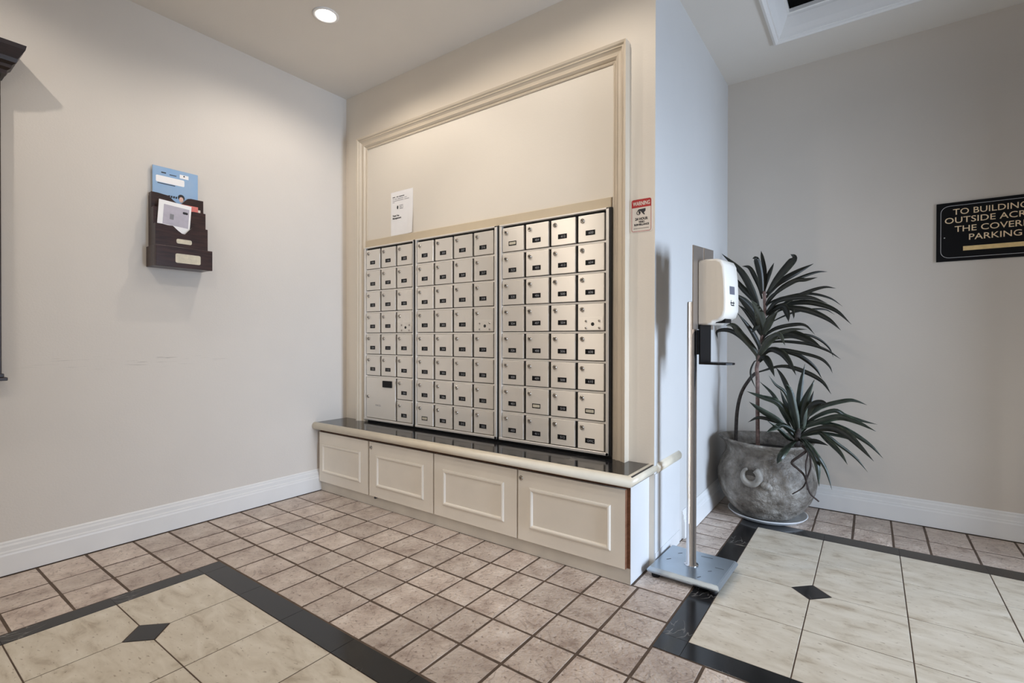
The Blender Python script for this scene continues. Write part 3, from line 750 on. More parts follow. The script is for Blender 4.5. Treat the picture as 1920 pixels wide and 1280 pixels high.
LEAVES = [
(0, 0.046, [[2.511,1.063,1.294],[2.502,1.048,1.399],[2.484,1.028,1.492],[2.466,1.006,1.498]]),
(0, 0.03, [[2.521,1.064,1.293],[2.521,1.078,1.412],[2.505,1.093,1.504],[2.494,1.111,1.556]]),
(0, 0.03, [[2.521,1.064,1.311],[2.536,1.102,1.402],[2.558,1.151,1.483]]),
(0, 0.056, [[2.534,1.066,1.293],[2.582,1.058,1.371],[2.644,1.047,1.445],[2.676,1.03,1.486],[2.662,1.004,1.503]]),
(0, 0.046, [[2.529,1.066,1.269],[2.588,1.09,1.35],[2.676,1.124,1.411],[2.76,1.16,1.461]]),
(0, 0.023, [[2.545,1.068,1.263],[2.613,1.097,1.338],[2.695,1.134,1.382],[2.772,1.172,1.412],[2.825,1.21,1.416]]),
(0, 0.033, [[2.529,1.066,1.24],[2.596,1.07,1.307],[2.677,1.074,1.36],[2.731,1.073,1.362],[2.787,1.073,1.372]]),
(0, 0.028, [[2.53,1.066,1.164],[2.583,1.059,1.197],[2.665,1.052,1.256],[2.744,1.042,1.291],[2.82,1.031,1.311],[2.876,1.015,1.301]]),
(0, 0.04, [[2.524,1.065,1.17],[2.548,1.046,1.197],[2.597,1.025,1.246],[2.675,1.005,1.258],[2.763,0.984,1.253],[2.841,0.959,1.218]]),
(0, 0.023, [[2.519,1.064,1.193],[2.548,1.083,1.24],[2.617,1.112,1.269],[2.734,1.15,1.289],[2.835,1.187,1.263],[2.898,1.22,1.214]]),
(0, 0.04, [[2.519,1.064,1.158],[2.582,1.066,1.215],[2.702,1.074,1.236],[2.789,1.076,1.224],[2.874,1.077,1.183],[2.944,1.075,1.107]]),
(0, 0.043, [[2.525,1.065,1.134],[2.598,1.058,1.208],[2.685,1.048,1.201],[2.764,1.034,1.179],[2.845,1.019,1.132],[2.9,0.998,1.074]]),
(0, 0.017, [[2.52,1.064,1.099],[2.589,1.092,1.146],[2.677,1.127,1.186],[2.763,1.165,1.199],[2.819,1.201,1.196],[2.861,1.235,1.167]]),
(0, 0.046, [[2.524,1.065,1.17],[2.586,1.035,1.207],[2.632,0.993,1.209],[2.658,0.941,1.161],[2.668,0.884,1.121]]),
(0, 0.02, [[2.53,1.066,1.123],[2.601,1.041,1.19],[2.668,1.006,1.192],[2.683,0.959,1.161],[2.689,0.907,1.137]]),
(0, 0.028, [[2.509,1.063,1.017],[2.532,1.051,1.052],[2.586,1.04,1.089],[2.668,1.031,1.108],[2.733,1.018,1.104],[2.782,1.001,1.051]]),
(0, 0.033, [[2.504,1.062,0.981],[2.535,1.036,1.017],[2.601,1.006,1.057],[2.674,0.972,1.079],[2.75,0.936,1.08]]),
(0, 0.063, [[2.499,1.061,0.969],[2.549,1.045,1.029],[2.663,1.032,1.054],[2.748,1.011,1.023],[2.818,0.986,0.978]]),
(0, 0.023, [[2.499,1.061,0.964],[2.573,1.081,1.011],[2.724,1.116,1.003],[2.824,1.144,0.967],[2.894,1.169,0.914]]),
(0, 0.018, [[2.51,1.063,0.987],[2.63,1.095,1.052],[2.727,1.128,1.052],[2.789,1.158,1.026],[2.836,1.187,0.978],[2.856,1.214,0.923]]),
(0, 0.024, [[2.494,1.06,0.922],[2.541,1.064,0.958],[2.608,1.069,0.968],[2.708,1.078,0.949],[2.799,1.086,0.92],[2.842,1.087,0.879],[2.859,1.083,0.839]]),
(0, 0.05, [[2.492,1.06,0.91],[2.555,1.041,0.965],[2.616,1.012,0.949],[2.66,0.977,0.9],[2.699,0.939,0.829]]),
(0, 0.03, [[2.492,1.06,0.922],[2.545,1.077,0.967],[2.67,1.106,0.942],[2.728,1.127,0.908],[2.776,1.148,0.857],[2.804,1.166,0.8]]),
(0, 0.053, [[2.489,1.06,0.886],[2.526,1.025,0.921],[2.56,0.977,0.886],[2.596,0.924,0.817]]),
(0, 0.032, [[2.491,1.06,0.832],[2.613,1.062,0.871],[2.718,1.058,0.848],[2.809,1.049,0.797],[2.856,1.032,0.728]]),
(0, 0.05, [[2.498,1.061,1.186],[2.467,1.057,1.286],[2.4,1.047,1.428],[2.29,1.031,1.547]]),
(0, 0.044, [[2.498,1.061,1.166],[2.455,1.076,1.268],[2.391,1.095,1.343],[2.338,1.119,1.42]]),
(0, 0.061, [[2.503,1.062,1.088],[2.475,1.041,1.166],[2.426,1.013,1.245],[2.377,0.983,1.295]]),
(0, 0.073, [[2.515,1.063,1.04],[2.516,1.023,1.098],[2.501,0.968,1.189],[2.477,0.906,1.25]]),
(0, 0.05, [[2.486,1.059,0.9],[2.479,1.049,0.95],[2.406,1.026,1.048],[2.363,1.006,1.108],[2.326,0.985,1.108]]),
(0, 0.035, [[2.486,1.059,0.9],[2.481,1.066,0.93],[2.407,1.065,1.028],[2.332,1.064,1.079],[2.26,1.064,1.075],[2.26,1.068,1.028]]),
(0, 0.035, [[2.495,1.061,0.95],[2.495,1.033,0.999],[2.457,0.993,1.087],[2.394,0.945,1.184]]),
(0, 0.03, [[2.509,1.063,1.005],[2.509,1.082,1.04],[2.481,1.102,1.088],[2.406,1.119,1.2],[2.361,1.142,1.239]]),
(0, 0.04, [[2.512,1.063,1.111],[2.504,1.029,1.134],[2.49,0.985,1.098],[2.475,0.936,1.06]]),
(0, 0.053, [[2.512,1.063,1.04],[2.536,1.023,1.087],[2.57,0.972,1.142],[2.613,0.916,1.183]]),
(0, 0.053, [[2.492,1.06,0.922],[2.516,1.025,0.959],[2.559,0.982,1.017],[2.615,0.935,1.051],[2.652,0.881,0.993]]),
(0, 0.033, [[2.508,1.063,1.264],[2.491,1.07,1.337],[2.462,1.078,1.411],[2.433,1.087,1.459],[2.392,1.096,1.47]]),
(0, 0.015, [[2.482,1.059,0.9],[2.47,1.047,0.89],[2.455,1.033,0.841],[2.462,1.02,0.793],[2.487,1.009,0.737]]),
(0, 0.03, [[2.524,1.065,1.217],[2.561,1.026,1.265],[2.619,0.977,1.31]]),
(1, 0.039, [[2.71,0.991,0.515],[2.72,0.992,0.567],[2.709,0.991,0.677],[2.719,0.992,0.794],[2.736,0.994,0.891]]),
(1, 0.06, [[2.71,0.991,0.508],[2.722,0.979,0.556],[2.734,0.963,0.668],[2.784,0.951,0.809]]),
(1, 0.026, [[2.712,0.991,0.515],[2.747,1.01,0.593],[2.761,1.029,0.683],[2.773,1.05,0.74]]),
(1, 0.056, [[2.704,0.99,0.501],[2.7,0.974,0.555],[2.685,0.952,0.646],[2.67,0.928,0.744],[2.657,0.902,0.78]]),
(1, 0.036, [[2.701,0.989,0.501],[2.686,0.995,0.57],[2.645,1.0,0.651],[2.612,1.007,0.74]]),
(1, 0.022, [[2.698,0.989,0.533],[2.683,0.975,0.605],[2.645,0.955,0.727],[2.601,0.932,0.772],[2.569,0.91,0.824]]),
(1, 0.034, [[2.698,0.989,0.566],[2.679,1.005,0.673],[2.647,1.026,0.754],[2.615,1.048,0.818],[2.581,1.073,0.863]]),
(1, 0.043, [[2.699,0.989,0.488],[2.677,0.975,0.565],[2.611,0.95,0.667],[2.533,0.922,0.7],[2.459,0.894,0.73]]),
(1, 0.027, [[2.693,0.988,0.481],[2.634,0.996,0.598],[2.579,1.009,0.705],[2.504,1.021,0.78]]),
(1, 0.043, [[2.693,0.988,0.474],[2.62,0.97,0.56],[2.529,0.946,0.621],[2.466,0.925,0.668]]),
(1, 0.027, [[2.699,0.989,0.494],[2.641,0.986,0.544],[2.518,0.975,0.576],[2.451,0.973,0.543]]),
(1, 0.037, [[2.698,0.989,0.507],[2.641,0.94,0.55],[2.603,0.882,0.538],[2.57,0.819,0.519]]),
(1, 0.03, [[2.682,0.987,0.46],[2.663,0.957,0.476],[2.627,0.917,0.523],[2.565,0.869,0.581]]),
(1, 0.031, [[2.712,0.991,0.508],[2.72,0.998,0.566],[2.768,1.013,0.621],[2.822,1.029,0.662],[2.922,1.053,0.696],[2.968,1.069,0.695],[3.016,1.086,0.675]]),
(1, 0.045, [[2.712,0.991,0.508],[2.739,0.976,0.597],[2.773,0.956,0.666],[2.817,0.935,0.691],[2.85,0.91,0.683]]),
(1, 0.03, [[2.71,0.991,0.502],[2.725,1.0,0.541],[2.79,1.019,0.603],[2.87,1.04,0.639],[2.922,1.059,0.613],[2.999,1.081,0.589],[3.059,1.102,0.574]]),
(1, 0.045, [[2.707,0.99,0.495],[2.722,0.981,0.537],[2.815,0.979,0.585],[2.899,0.974,0.615],[2.975,0.967,0.596],[3.053,0.96,0.558]]),
(1, 0.034, [[2.704,0.99,0.488],[2.77,0.997,0.565],[2.856,1.005,0.567],[2.939,1.013,0.537],[3.025,1.021,0.478],[3.084,1.025,0.412]]),
(1, 0.051, [[2.704,0.99,0.482],[2.772,0.978,0.53],[2.858,0.962,0.554],[2.926,0.94,0.534],[2.982,0.914,0.485],[3.044,0.888,0.419]]),
(1, 0.022, [[2.704,0.99,0.475],[2.791,1.016,0.513],[2.922,1.053,0.497],[2.979,1.08,0.462]]),
(1, 0.034, [[2.704,0.99,0.488],[2.793,0.984,0.525],[2.848,0.967,0.484],[2.901,0.947,0.432],[2.935,0.922,0.378]]),
(1, 0.022, [[2.704,0.99,0.482],[2.818,1.014,0.51],[2.897,1.036,0.453],[2.964,1.056,0.395],[3.02,1.076,0.319]]),
(1, 0.034, [[2.704,0.99,0.469],[2.741,0.952,0.473],[2.799,0.904,0.485],[2.855,0.85,0.48]]),
(1, 0.043, [[2.71,0.991,0.476],[2.767,0.785,0.48],[2.813,0.733,0.407],[2.823,0.734,0.292]]),
(1, 0.026, [[2.71,0.991,0.482],[2.759,0.818,0.497],[2.812,0.733,0.448],[2.852,0.739,0.377],[2.877,0.742,0.282]]),
(1, 0.045, [[2.699,0.989,0.468],[2.674,0.772,0.452],[2.655,0.71,0.418],[2.639,0.708,0.383]]),
]
STEMS = {'bent_cane': [[2.36,1.091,0.344],[2.362,1.092,0.406],[2.368,1.093,0.58],[2.393,1.096,0.703],[2.438,1.103,0.787],[2.469,1.107,0.823]],'straight_cane': [[2.493,1.06,0.338],[2.49,1.06,0.402],[2.488,1.059,0.594],[2.487,1.059,0.792],[2.482,1.059,0.851],[2.491,1.06,0.9],[2.499,1.061,0.969],[2.508,1.062,1.029],[2.52,1.064,1.146],[2.524,1.065,1.195],[2.522,1.065,1.254],[2.52,1.064,1.308]],'low_stem': [[2.704,0.99,0.417],[2.699,0.989,0.455],[2.704,0.99,0.495],[2.712,0.991,0.534]],'vine': [[[2.741,0.793,0.475],[2.761,0.796,0.453],[2.733,0.792,0.42],[2.697,0.787,0.382],[2.725,0.791,0.352],[2.751,0.795,0.325],[2.763,0.796,0.29],[2.78,0.799,0.232],[2.818,0.804,0.196]],[[2.756,0.795,0.477],[2.774,0.798,0.448],[2.781,0.799,0.401],[2.78,0.799,0.359],[2.767,0.797,0.315],[2.759,0.796,0.284],[2.741,0.793,0.251],[2.7,0.787,0.217]],[[2.757,0.785,0.472],[2.77,0.787,0.438],[2.761,0.786,0.383],[2.764,0.786,0.311],[2.768,0.787,0.251]]]}
# ------------------------------------------------------------------ letter rack on the left wall
RY, RZ = -1.0725, 1.394
rack = thing('letter_rack', 'dark wooden tiered letter rack hung on the left wall', 'letter rack', (0, RY, RZ))
# local: x out of the wall, y along the wall, z up
hw = .1325
bm = bmesh.new()
box(bm, .001, .012, -hw, hw, 0, .103, bev=.001); box(bm, .012, .112, -hw, -hw+.010, 0, .103, bev=.001); box(bm, .012, .112, hw-.010, hw, 0, .103, bev=.001)
box(bm, .012, .120, -hw+.01, hw-.01, 0, .008)
mesh_obj('lower_box', bm, m_dark, rack)
bm = bmesh.new(); box(bm, .112, .126, -hw, hw, -.002, .104, bev=.002, seg=2)
fr = mesh_obj('drawer_front', bm, m_dark, rack)
bm = bmesh.new()
def yz_plate(bm, poly, xa, xb, mi=0):
    A_ = [bm.verts.new((xa, a, b_)) for a, b_ in poly]; B_ = [bm.verts.new((xb, a, b_)) for a, b_ in poly]; n_ = len(poly)
    for k in range(n_): bm.faces.new((A_[k], A_[(k+1) % n_], B_[(k+1) % n_], B_[k])).material_index = mi
    bm.faces.new(A_[::-1]).material_index = mi; bm.faces.new(B_).material_index = mi
yz_plate(bm, [(a+.014, b_) for a, b_ in rrect(.118, .048, .008)], .1262, .1272); 
for v in bm.verts: v.co.z += .046
bmesh.ops.recalc_face_normals(bm, faces=bm.faces[:]); lb = mesh_obj('label_holder', bm, m_brass, fr)
uw = .1225
def tier(zlo, zl, zr, notch, dip):
    """front board outline with a scooped top edge (y, z)"""
    P = [(-uw, zlo), (uw, zlo), (uw, zr)]
    pts = [(uw*.50, zr), (uw*.38, zr-.004), (uw*.24, zr-.022), (uw*.10, dip), (-uw*.02, dip+.002), (-uw*.18, dip+.016), (-uw*.36, dip+.036), (-uw*.55, zl-.003), (-uw*.75, zl)]
    return P+pts+[(-uw, zl)]
def cheeks(bm, xa, xb, z1):
    for q in (-uw, uw-.008): yz_plate(bm, [(q, .100), (q+.008, .100), (q+.008, z1), (q, z1)], xa, xb)
bm = bmesh.new(); yz_plate(bm, [(-uw, .100), (uw, .100), (uw, .370), (-uw, .370)], .001, .006); cheeks(bm, .006, .030, .384)
bmesh.ops.recalc_face_normals(bm, faces=bm.faces[:]); mesh_obj('back_board', bm, m_dark, rack)
bm = bmesh.new(); yz_plate(bm, tier(.100, .386, .388, 0, .345), .030, .038); cheeks(bm, .038, .058, .304)
bmesh.ops.recalc_face_normals(bm, faces=bm.faces[:]); mesh_obj('back_tier', bm, m_dark, rack)
bm = bmesh.new(); yz_plate(bm, tier(.100, .306, .314, 0, .225), .058, .066); cheeks(bm, .066, .084, .218)
bmesh.ops.recalc_face_normals(bm, faces=bm.faces[:]); mesh_obj('middle_tier', bm, m_dark, rack)
bm = bmesh.new(); yz_plate(bm, tier(.100, .218, .224, 0, .180), .084, .092)
bmesh.ops.recalc_face_normals(bm, faces=bm.faces[:]); ft = mesh_obj('front_tier', bm, m_dark, rack)
bm = bmesh.new(); yz_plate(bm, [(a+.008, b_+.140) for a, b_ in rrect(.072, .024, .008)], .0922, .0932)
bmesh.ops.recalc_face_normals(bm, faces=bm.faces[:]); mesh_obj('label_holder', bm, m_brass, ft)

def sheet_thing(name, label, cat, loc, w_, h_, thick, m, tilt=0, lean=0):
    t = thing(name, label, cat, loc); t.rotation_euler = (tilt, lean, 0)
    bm = bmesh.new(); box(bm, 0, thick, -w_/2, w_/2, 0, h_, bev=.0004); mesh_obj('pages' if cat == 'magazine' else 'sheet', bm, m, t)
    return t
mg = sheet_thing('magazine', 'blue magazine standing in the back tier of the letter rack', 'magazine', (.0135, RY-.0035, RZ+.255), .2125, .275, .006, m_mag)
def patch(parent, name, m, y0, y1, z0, z1, x, lift=0, r=.0):
    bm = bmesh.new(); cy, cz = (y0+y1)/2, (z0+z1)/2
    yz_plate(bm, [(a+cy, b_+cz) for a, b_ in rrect(y1-y0, z1-z0, r or .0008)], x, x+.0004)
    bmesh.ops.recalc_face_normals(bm, faces=bm.faces[:]); return mesh_obj(name, bm, m, parent)
mg_off = 0
patch(mg, 'address_label', m_paper, -.092, .040, .193, .228, .0061, r=.006)
patch(mg, 'stamp_patch', m_paper, .018, .060, .236, .256, .0061)
bm = bmesh.new()
for (y0, y1, z0, z1) in ((-.085, -.004, .186, .190), (-.068, -.046, .243, .249), (-.030, .002, .240, .244), (.035, .042, .246, .253)):
    yz_plate(bm, [(y0, z0), (y1, z0), (y1, z1), (y0, z1)], .0061, .0066)
for k in range(4): yz_plate(bm, [(-.036+k*.011, .122), (-.028+k*.011, .122), (-.027+k*.011, .133), (-.035+k*.011, .133)], .0061, .0066)
yz_plate(bm, [(.025+.0165*math.cos(a), .132+.017*math.sin(a)) for a in [k*math.pi/6 for k in range(12)]], .0061, .0064)
bmesh.ops.recalc_face_normals(bm, faces=bm.faces[:]); o = mesh_obj('printed_marks', bm, m_ink, mg); o['kind'] = 'stuff'
bm = bmesh.new(); yz_plate(bm, [(.025+.0105*math.cos(a), .121+.015*math.sin(a)) for a in [k*math.pi/6 for k in range(12)]], .0061, .0069)
bmesh.ops.recalc_face_normals(bm, faces=bm.faces[:]); mesh_obj('printed_face', bm, m_skin, mg)
pk = sheet_thing('leaflet', 'salmon red leaflet in the middle tier, right behind the white envelope', 'leaflet', (.0455, RY+.040, RZ+.205), .105, .142, .002, m_pink)
cr = sheet_thing('cream_card', 'narrow cream card at the right edge of the letter rack, beside the red leaflet', 'card', (.0420, RY+.094, RZ+.205), .024, .128, .0012, m_signw)
en = sheet_thing('envelope', 'white window envelope leaning tilted in the letter rack', 'envelope', (.0715, RY-.036, RZ+.180), .150, .162, .003, m_paper, math.radians(-4))
patch(en, 'address_window', m_lilac, -.052, .066, .040, .142, .0031)
bm = bmesh.new()
for (y0, y1, z0, z1) in ((.036, .060, .112, .124),): yz_plate(bm, [(a+(y0+y1)/2, b_+(z0+z1)/2) for a, b_ in rrect(y1-y0, z1-z0, .004)], .0036, .0041)
bmesh.ops.recalc_face_normals(bm, faces=bm.faces[:]); mesh_obj('postmark', bm, m_ink, en)
bm = bmesh.new(); yz_plate(bm, [(-.022, .070), (-.004, .070), (-.004, .098), (-.022, .098)], .0036, .0040)
bmesh.ops.recalc_face_normals(bm, faces=bm.faces[:]); mesh_obj('printed_code', bm, m_grey, en)

# ------------------------------------------------------------------ wall cabinet cut by the left edge
wc = thing('wall_cabinet', 'dark wooden wall cabinet with stepped cornice, cut off by the left frame edge', 'cabinet', (0, -2.25, .86))
bm = bmesh.new(); box(bm, .001, .075, -.508, .508, 0, 1.30, bev=.003); mesh_obj('case', bm, m_darkc, wc)
bm = bmesh.new()
box(bm, .001, .085, -.525, .525, -.014, 0, bev=.002); box(bm, .001, .078, -.515, .515, 0, .016, bev=.002); mesh_obj('sill', bm, m_darkc, wc)
bm = bmesh.new()
cp = [(0, 1.27), (.010, 1.27), (.012, 1.285), (.022, 1.295), (.024, 1.308), (.036, 1.318), (.040, 1.335), (.060, 1.375), (.063, 1.392), (0, 1.392)]
sweep(bm, cp, [((.001, .512, 0), (0, 1, 0), (0, 0, 1)), ((.087, .512, 0), (1, 1, 0), (0, 0, 1)), ((.087, -.512, 0), (1, -1, 0), (0, 0, 1)), ((.001, -.512, 0), (0, -1, 0), (0, 0, 1))])
box(bm, .001, .088, -.512, .512, 1.27, 1.392)
bmesh.ops.recalc_face_normals(bm, faces=bm.faces[:]); mesh_obj('cornice', bm, m_darkc, wc)
bm = bmesh.new(); box(bm, .076, .079, -.44, .44, .10, 1.20, bev=.001); mesh_obj('door_panel', bm, m_darkc, wc)

# ------------------------------------------------------------------ sanitizer stand
st = thing('sanitizer_stand', 'hand sanitizer stand with steel pole and square base beside the cabinet', 'sanitizer stand', (2.404, .048, 0), math.radians(-2))
bm = bmesh.new()
h = .151
top = [(-h, -h), (h, -h), (h, h), (-h, h)]
r0 = [bm.verts.new((x*.965, y*.965, .020)) for x, y in top]; r1 = [bm.verts.new((x*1.0, y*1.0, .031)) for x, y in top]; r2 = [bm.verts.new((x*.93, y*.93, .045)) for x, y in top]
for A_, B_ in ((r0, r1), (r1, r2)):
    for k in range(4): bm.faces.new((A_[k], A_[(k+1) % 4], B_[(k+1) % 4], B_[k]))
bm.faces.new(r2); bm.faces.new(r0[::-1])
bmesh.ops.bevel(bm, geom=[e for e in bm.edges], offset=.002, segments=2, affect='EDGES')
bp_o = mesh_obj('base_plate', bm, m_plate, st)
bm = bmesh.new()
for (x, y, a, l_) in ((-.08, .07, .9, .022), (-.10, -.02, 1.0, .024), (.08, -.03, .8, .018), (.06, -.11, 1.1, .02), (.03, .10, .1, .05), (.105, .02, .05, .035)):
    d_ = Vector((math.cos(a), math.sin(a), 0))*l_/2; n_ = Vector((-d_.y, d_.x, 0)).normalized()*.0018
    c_ = Vector((x, y, .0454)); bm.faces.new([bm.verts.new(c_+q) for q in (-d_-n_, d_-n_, d_+n_, -d_+n_)])
o = mesh_obj('scuff_mark', bm, m_scuff, bp_o); o['kind'] = 'stuff'
for sx in (-1, 1):
    for sy in (-1, 1):
        bm = bmesh.new(); lathe(bm, [(.016, 0), (.018, .006), (.016, .0215)], 16, sx*.12, sy*.12); mesh_obj('rubber_foot', bm, m_black, st)
bm = bmesh.new(); lathe(bm, [(.030, .045), (.030, .048), (.0205, .049), (.0205, 1.185), (.018, 1.188)], 28, -.004, -.012)
mesh_obj('pole', bm, m_tube, st)
# head: u = out of the plate (towards the entrance), v = along the plate
hd = (2.42-.0, -.02)
uh, vh = Vector((.985, -.175, 0)), Vector((.175, .985, 0))
inv = Matrix.Rotation(math.radians(2), 4, 'Z')
def hl(u_, v_, z_):
    p = Vector((2.42, -.02, 0)) + uh*u_ + vh*v_ + Vector((0, 0, z_)) - Vector((2.404, .048, 0))
    return inv @ p
def hbox(bm, ua, ub, va_, vb, za, zb_, mi=0, bev=0, seg=2):
    n0 = len(bm.verts); box(bm, ua, ub, va_, vb, za, zb_, mi, bev, seg)
    bm.verts.ensure_lookup_table()
    for v in bm.verts[n0:] if not bev else [v for v in bm.verts if not v.tag]: v.co = hl(*v.co)
    for v in bm.verts: v.tag = True
bm = bmesh.new(); hbox(bm, -.004, 0, 0, .093, 1.068, 1.425, 0); hbox(bm, -.004, 0, .103, .194, 1.068, 1.425, 0); hbox(bm, -.006, -.004, .03, .165, 1.09, 1.34, 0)
mesh_obj('back_plate', bm, m_bplate, st)
bm = bmesh.new(); hbox(bm, -.020, -.004, .045, .075, 1.08, 1.18, 0); mesh_obj('bracket', bm, m_bplate, st)
# dispenser body with rounded front
bm = bmesh.new()
va_, vb = .046, .184; nseg = 8
side = [(0.002, 1.364), (.030, 1.367), (.078, 1.364), (.098, 1.355), (.109, 1.334), (.116, 1.27), (.119, 1.19), (.118, 1.145), (.108, 1.118), (.085, 1.104), (.060, 1.098), (.055, 1.088), (0.002, 1.086)]
rings = []
for k, (vv, ins_) in enumerate(((va_+.0, .010), (va_+.002, .003), (va_+.010, 0), (vb-.010, 0), (vb-.002, .003), (vb, .010))):
    cu, cz = .055, 1.226
    rings.append([bm.verts.new(hl(max(.002, a+(cu-a)*ins_/.06 if a > .01 else a), vv, b_+(cz-b_)*ins_/.14)) for a, b_ in side])
for A_, B_ in zip(rings, rings[1:]):
    n_ = len(side)
    for k in range(n_):
        f = bm.faces.new((A_[k], A_[(k+1) % n_], B_[(k+1) % n_], B_[k])); f.smooth = True
bm.faces.new(rings[0]); bm.faces.new(rings[-1][::-1])
bmesh.ops.recalc_face_normals(bm, faces=bm.faces[:])
body = mesh_obj('dispenser_body', bm, m_disp, st)
bm = bmesh.new()
def quad(pts, mi=0): bm.faces.new([bm.verts.new(hl(*p)) for p in pts]).material_index = mi
quad([(.1178, .085, 1.248), (.1178, .135, 1.248), (.1190, .135, 1.214), (.1190, .085, 1.214)])
bmesh.ops.solidify(bm, geom=bm.faces[:], thickness=.0008)
mesh_obj('view_window', bm, m_clear, body)
bm = bmesh.new()
for (v0, v1, z0, z1) in ((.090, .130, 1.176, 1.181), (.100, .128, 1.166, 1.171), (.095, .099, 1.168, 1.190), (.120, .124, 1.168, 1.186)):
    quad([(.1196, v0, z0), (.1196, v1, z0), (.1196, v1, z1), (.1196, v0, z1)])
mesh_obj('printed_mark', bm, m_ink, body)
bm = bmesh.new(); hbox(bm, .060, .100, .085, .145, 1.095, 1.112, 0); mesh_obj('nozzle', bm, m_black, st)
bm = bmesh.new(); hbox(bm, .004, .010, .046, .150, .925, 1.088, 0); hbox(bm, -.003, .004, .040, .070, .96, 1.066, 0); mesh_obj('tray_bracket', bm, m_black, st)
bm = bmesh.new(); pts = [(.004, .046), (.085, .046), (.115, .058), (.130, .085), (.130, .112), (.115, .138), (.085, .150), (.004, .150)]
A_ = [bm.verts.new(hl(a, b_, .918)) for a, b_ in pts]; B_ = [bm.verts.new(hl(a, b_, .926)) for a, b_ in pts]
for k in range(8): bm.faces.new((A_[k], A_[(k+1) % 8], B_[(k+1) % 8], B_[k]))
bm.faces.new(A_[::-1]); bm.faces.new(B_); bmesh.ops.recalc_face_normals(bm, faces=bm.faces[:]); mesh_obj('drip_tray', bm, m_black, st)

# ------------------------------------------------------------------ potted plant
PXc, PYc = 2.532, 1.052
sau = thing('saucer', 'round white saucer under the clay plant pot', 'saucer', (PXc+.008, PYc+.004, 0))
bm = bmesh.new(); lathe(bm, [(.165, .0005), (.188, .004), (.205, .020), (.209, .024), (.205, .026), (.197, .020), (.18, .009), (.12, .0075)], 48); mesh_obj('dish', bm, m_saucer, sau)
pl = thing('potted_plant', 'tall dracaena with long dark leaves in a weathered clay pot', 'potted plant', (PXc, PYc, .008))
bm = bmesh.new()
pr = [(.10, 0), (.145, .002), (.165, .018), (.20, .055), (.232, .105), (.252, .160), (.260, .215), (.256, .265), (.240, .310), (.218, .345), (.206, .368), (.210, .390), (.226, .412), (.246, .428), (.252, .436), (.246, .443), (.232, .438), (.215, .415), (.200, .385), (.195, .365)]
lathe(bm, pr, 64, cap1=False)
for v in bm.verts:
    a = math.atan2(v.co.y, v.co.x); k = 1+.008*math.sin(3*a+v.co.z*9)+.006*math.sin(7*a-v.co.z*20)
    v.co.x *= k; v.co.y *= k
    if v.co.z > .40: v.co.z += .006*math.sin(2*a+.6)
pot = mesh_obj('clay_pot', bm, m_pot, pl)
bm = bmesh.new(); lathe(bm, [(.001, .372), (.10, .374), (.199, .368)], 32, cap0=False, cap1=False); mesh_obj('soil', bm, m_soil, pl)
# curled ornament on the belly, facing the camera side
ang = math.atan2(-2.169-PYc, 3.031-PXc) - math.radians(16)
nrm = Vector((math.cos(ang), math.sin(ang), .02)); tan = Vector((-math.sin(ang), math.cos(ang), 0)); upv = Vector((0, 0, 1))
cen = nrm*.250+Vector((0, 0, .262))
bm = bmesh.new()
ringpts = [cen+tan*(.043*math.cos(a))+upv*(.043*math.sin(a))+nrm*.004 for a in [math.radians(115+k*16.0) for k in range(20)]]
tube(bm, ringpts, [.008+.011*min(1, k/8) for k in range(20)], 10)
for k in range(3):
    c2 = cen+tan*(.068+.012*k)+upv*(-.035-.006*k)+nrm*.0
    rr_ = (.020, .022, .017)[k]
    bmesh.ops.create_icosphere(bm, subdivisions=2, radius=rr_, matrix=Matrix.Translation(c2))
for f in bm.faces: f.smooth = True
d_ = bmesh.new(); vs_ = [d_.verts.new(cen+tan*(.036*math.cos(k*math.pi/10))+upv*(.036*math.sin(k*math.pi/10))+nrm*.0045) for k in range(20)]; d_.faces.new(vs_)  # flat disc, painted dark for the shade inside the ring
mesh_obj('ornament_shade_disc', d_, m_potdark, pot)
orn = mesh_obj('curl_ornament', bm, m_potlight, pot)
org = Vector((PXc, PYc, .008))
def stem(name, pts, rads, m, parent=None):
    q = catmull(pts, 5); n_ = len(q); bm = bmesh.new()
    rs = [rads[0]+(rads[1]-rads[0])*k/(n_-1) for k in range(n_)]
    tube(bm, [p-org for p in q], rs, 8); return mesh_obj(name, bm, m, parent or pl)
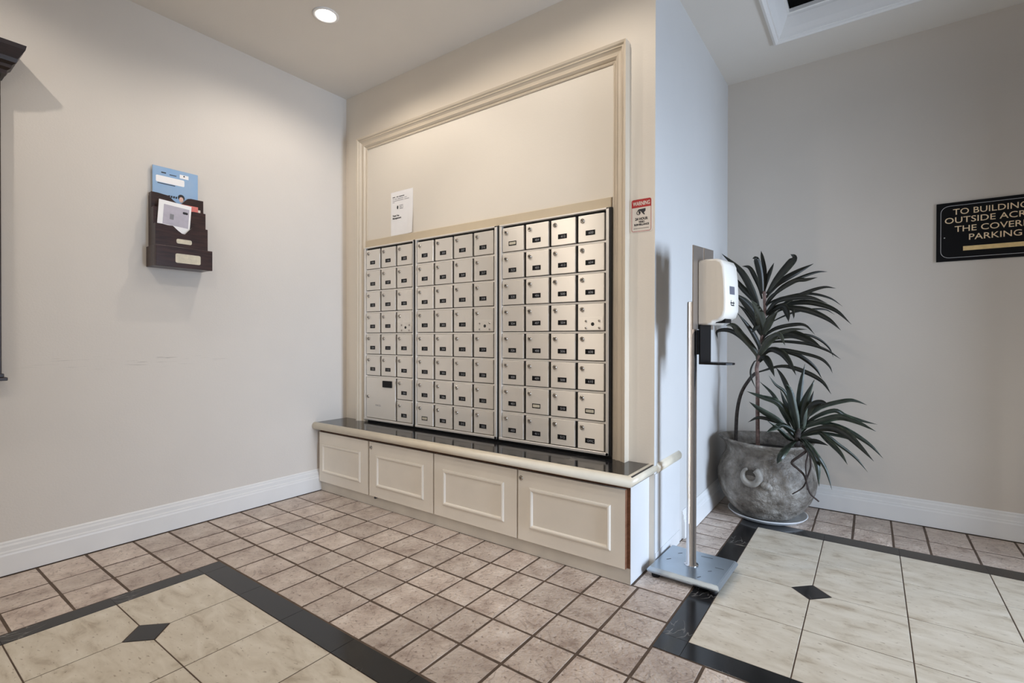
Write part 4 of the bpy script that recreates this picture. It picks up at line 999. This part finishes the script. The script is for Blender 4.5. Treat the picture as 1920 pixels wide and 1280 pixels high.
s_main = stem('straight_cane', STEMS['straight_cane'], (.012, .009), m_canered)
stem('bent_cane', STEMS['bent_cane'], (.011, .010), m_cane)
s_low = stem('short_cane', STEMS['low_stem'], (.016, .014), m_cane)
for k, p in enumerate(STEMS['vine']): stem('dried_vine', p, ((.008, .004), (.006, .003), (.005, .003))[k], m_vine)
VD = Vector((.135, -.99, .0))
for k, (gp, wd, pts) in enumerate(LEAVES):
    rng = random.Random(k*17+3)
    q = catmull(pts, 5); n_ = len(q); bm = bmesh.new(); rings = []; lay = bm.verts.layers.float.new('stripe')
    wd *= .78
    ax = Matrix.Rotation(rng.uniform(-.35, .35), 3, 'Z') @ VD; ax.z = rng.uniform(0, .35); ax.normalize()
    for i, p in enumerate(q):
        t_ = i/(n_-1); tg_ = (q[min(i+1, n_-1)]-q[max(i-1, 0)]).normalized()
        sd = tg_.cross(ax)
        if sd.length < .15: sd = tg_.cross(Vector((0, 0, 1)))
        sd.normalize(); nm = sd.cross(tg_).normalized()
        ww = wd*(.34+.66*min(1, t_/.42)**1.1 if t_ < .55 else max(.03, 1-((t_-.55)/.45)**1.7))
        p = p-org
        rings.append([bm.verts.new(v) for v in (p-sd*ww/2+nm*ww*.10, p-nm*ww*.06, p+sd*ww/2+nm*ww*.10, p-nm*(ww*.06+.0012))])
    for R_ in rings:
        R_[0][lay] = rng.uniform(.6, 1); R_[2][lay] = rng.uniform(.6, 1); R_[1][lay] = R_[3][lay] = 0 if gp == 0 else .25
    for A_, B_ in zip(rings, rings[1:]):
        for j in range(4):
            f = bm.faces.new((A_[j], A_[(j+1) % 4], B_[(j+1) % 4], B_[j])); f.smooth = True
    bm.faces.new(rings[0]); bm.faces.new(rings[-1])
    bmesh.ops.recalc_face_normals(bm, faces=bm.faces[:])
    mi = m_leafs[2] if gp else (m_leafs[1] if k in (28, 29, 34, 35, 16) else m_leafs[0])
    if gp and k % 4 == 1: mi = m_leafs[0]
    mesh_obj('leaf', bm, mi, s_low if gp else s_main)
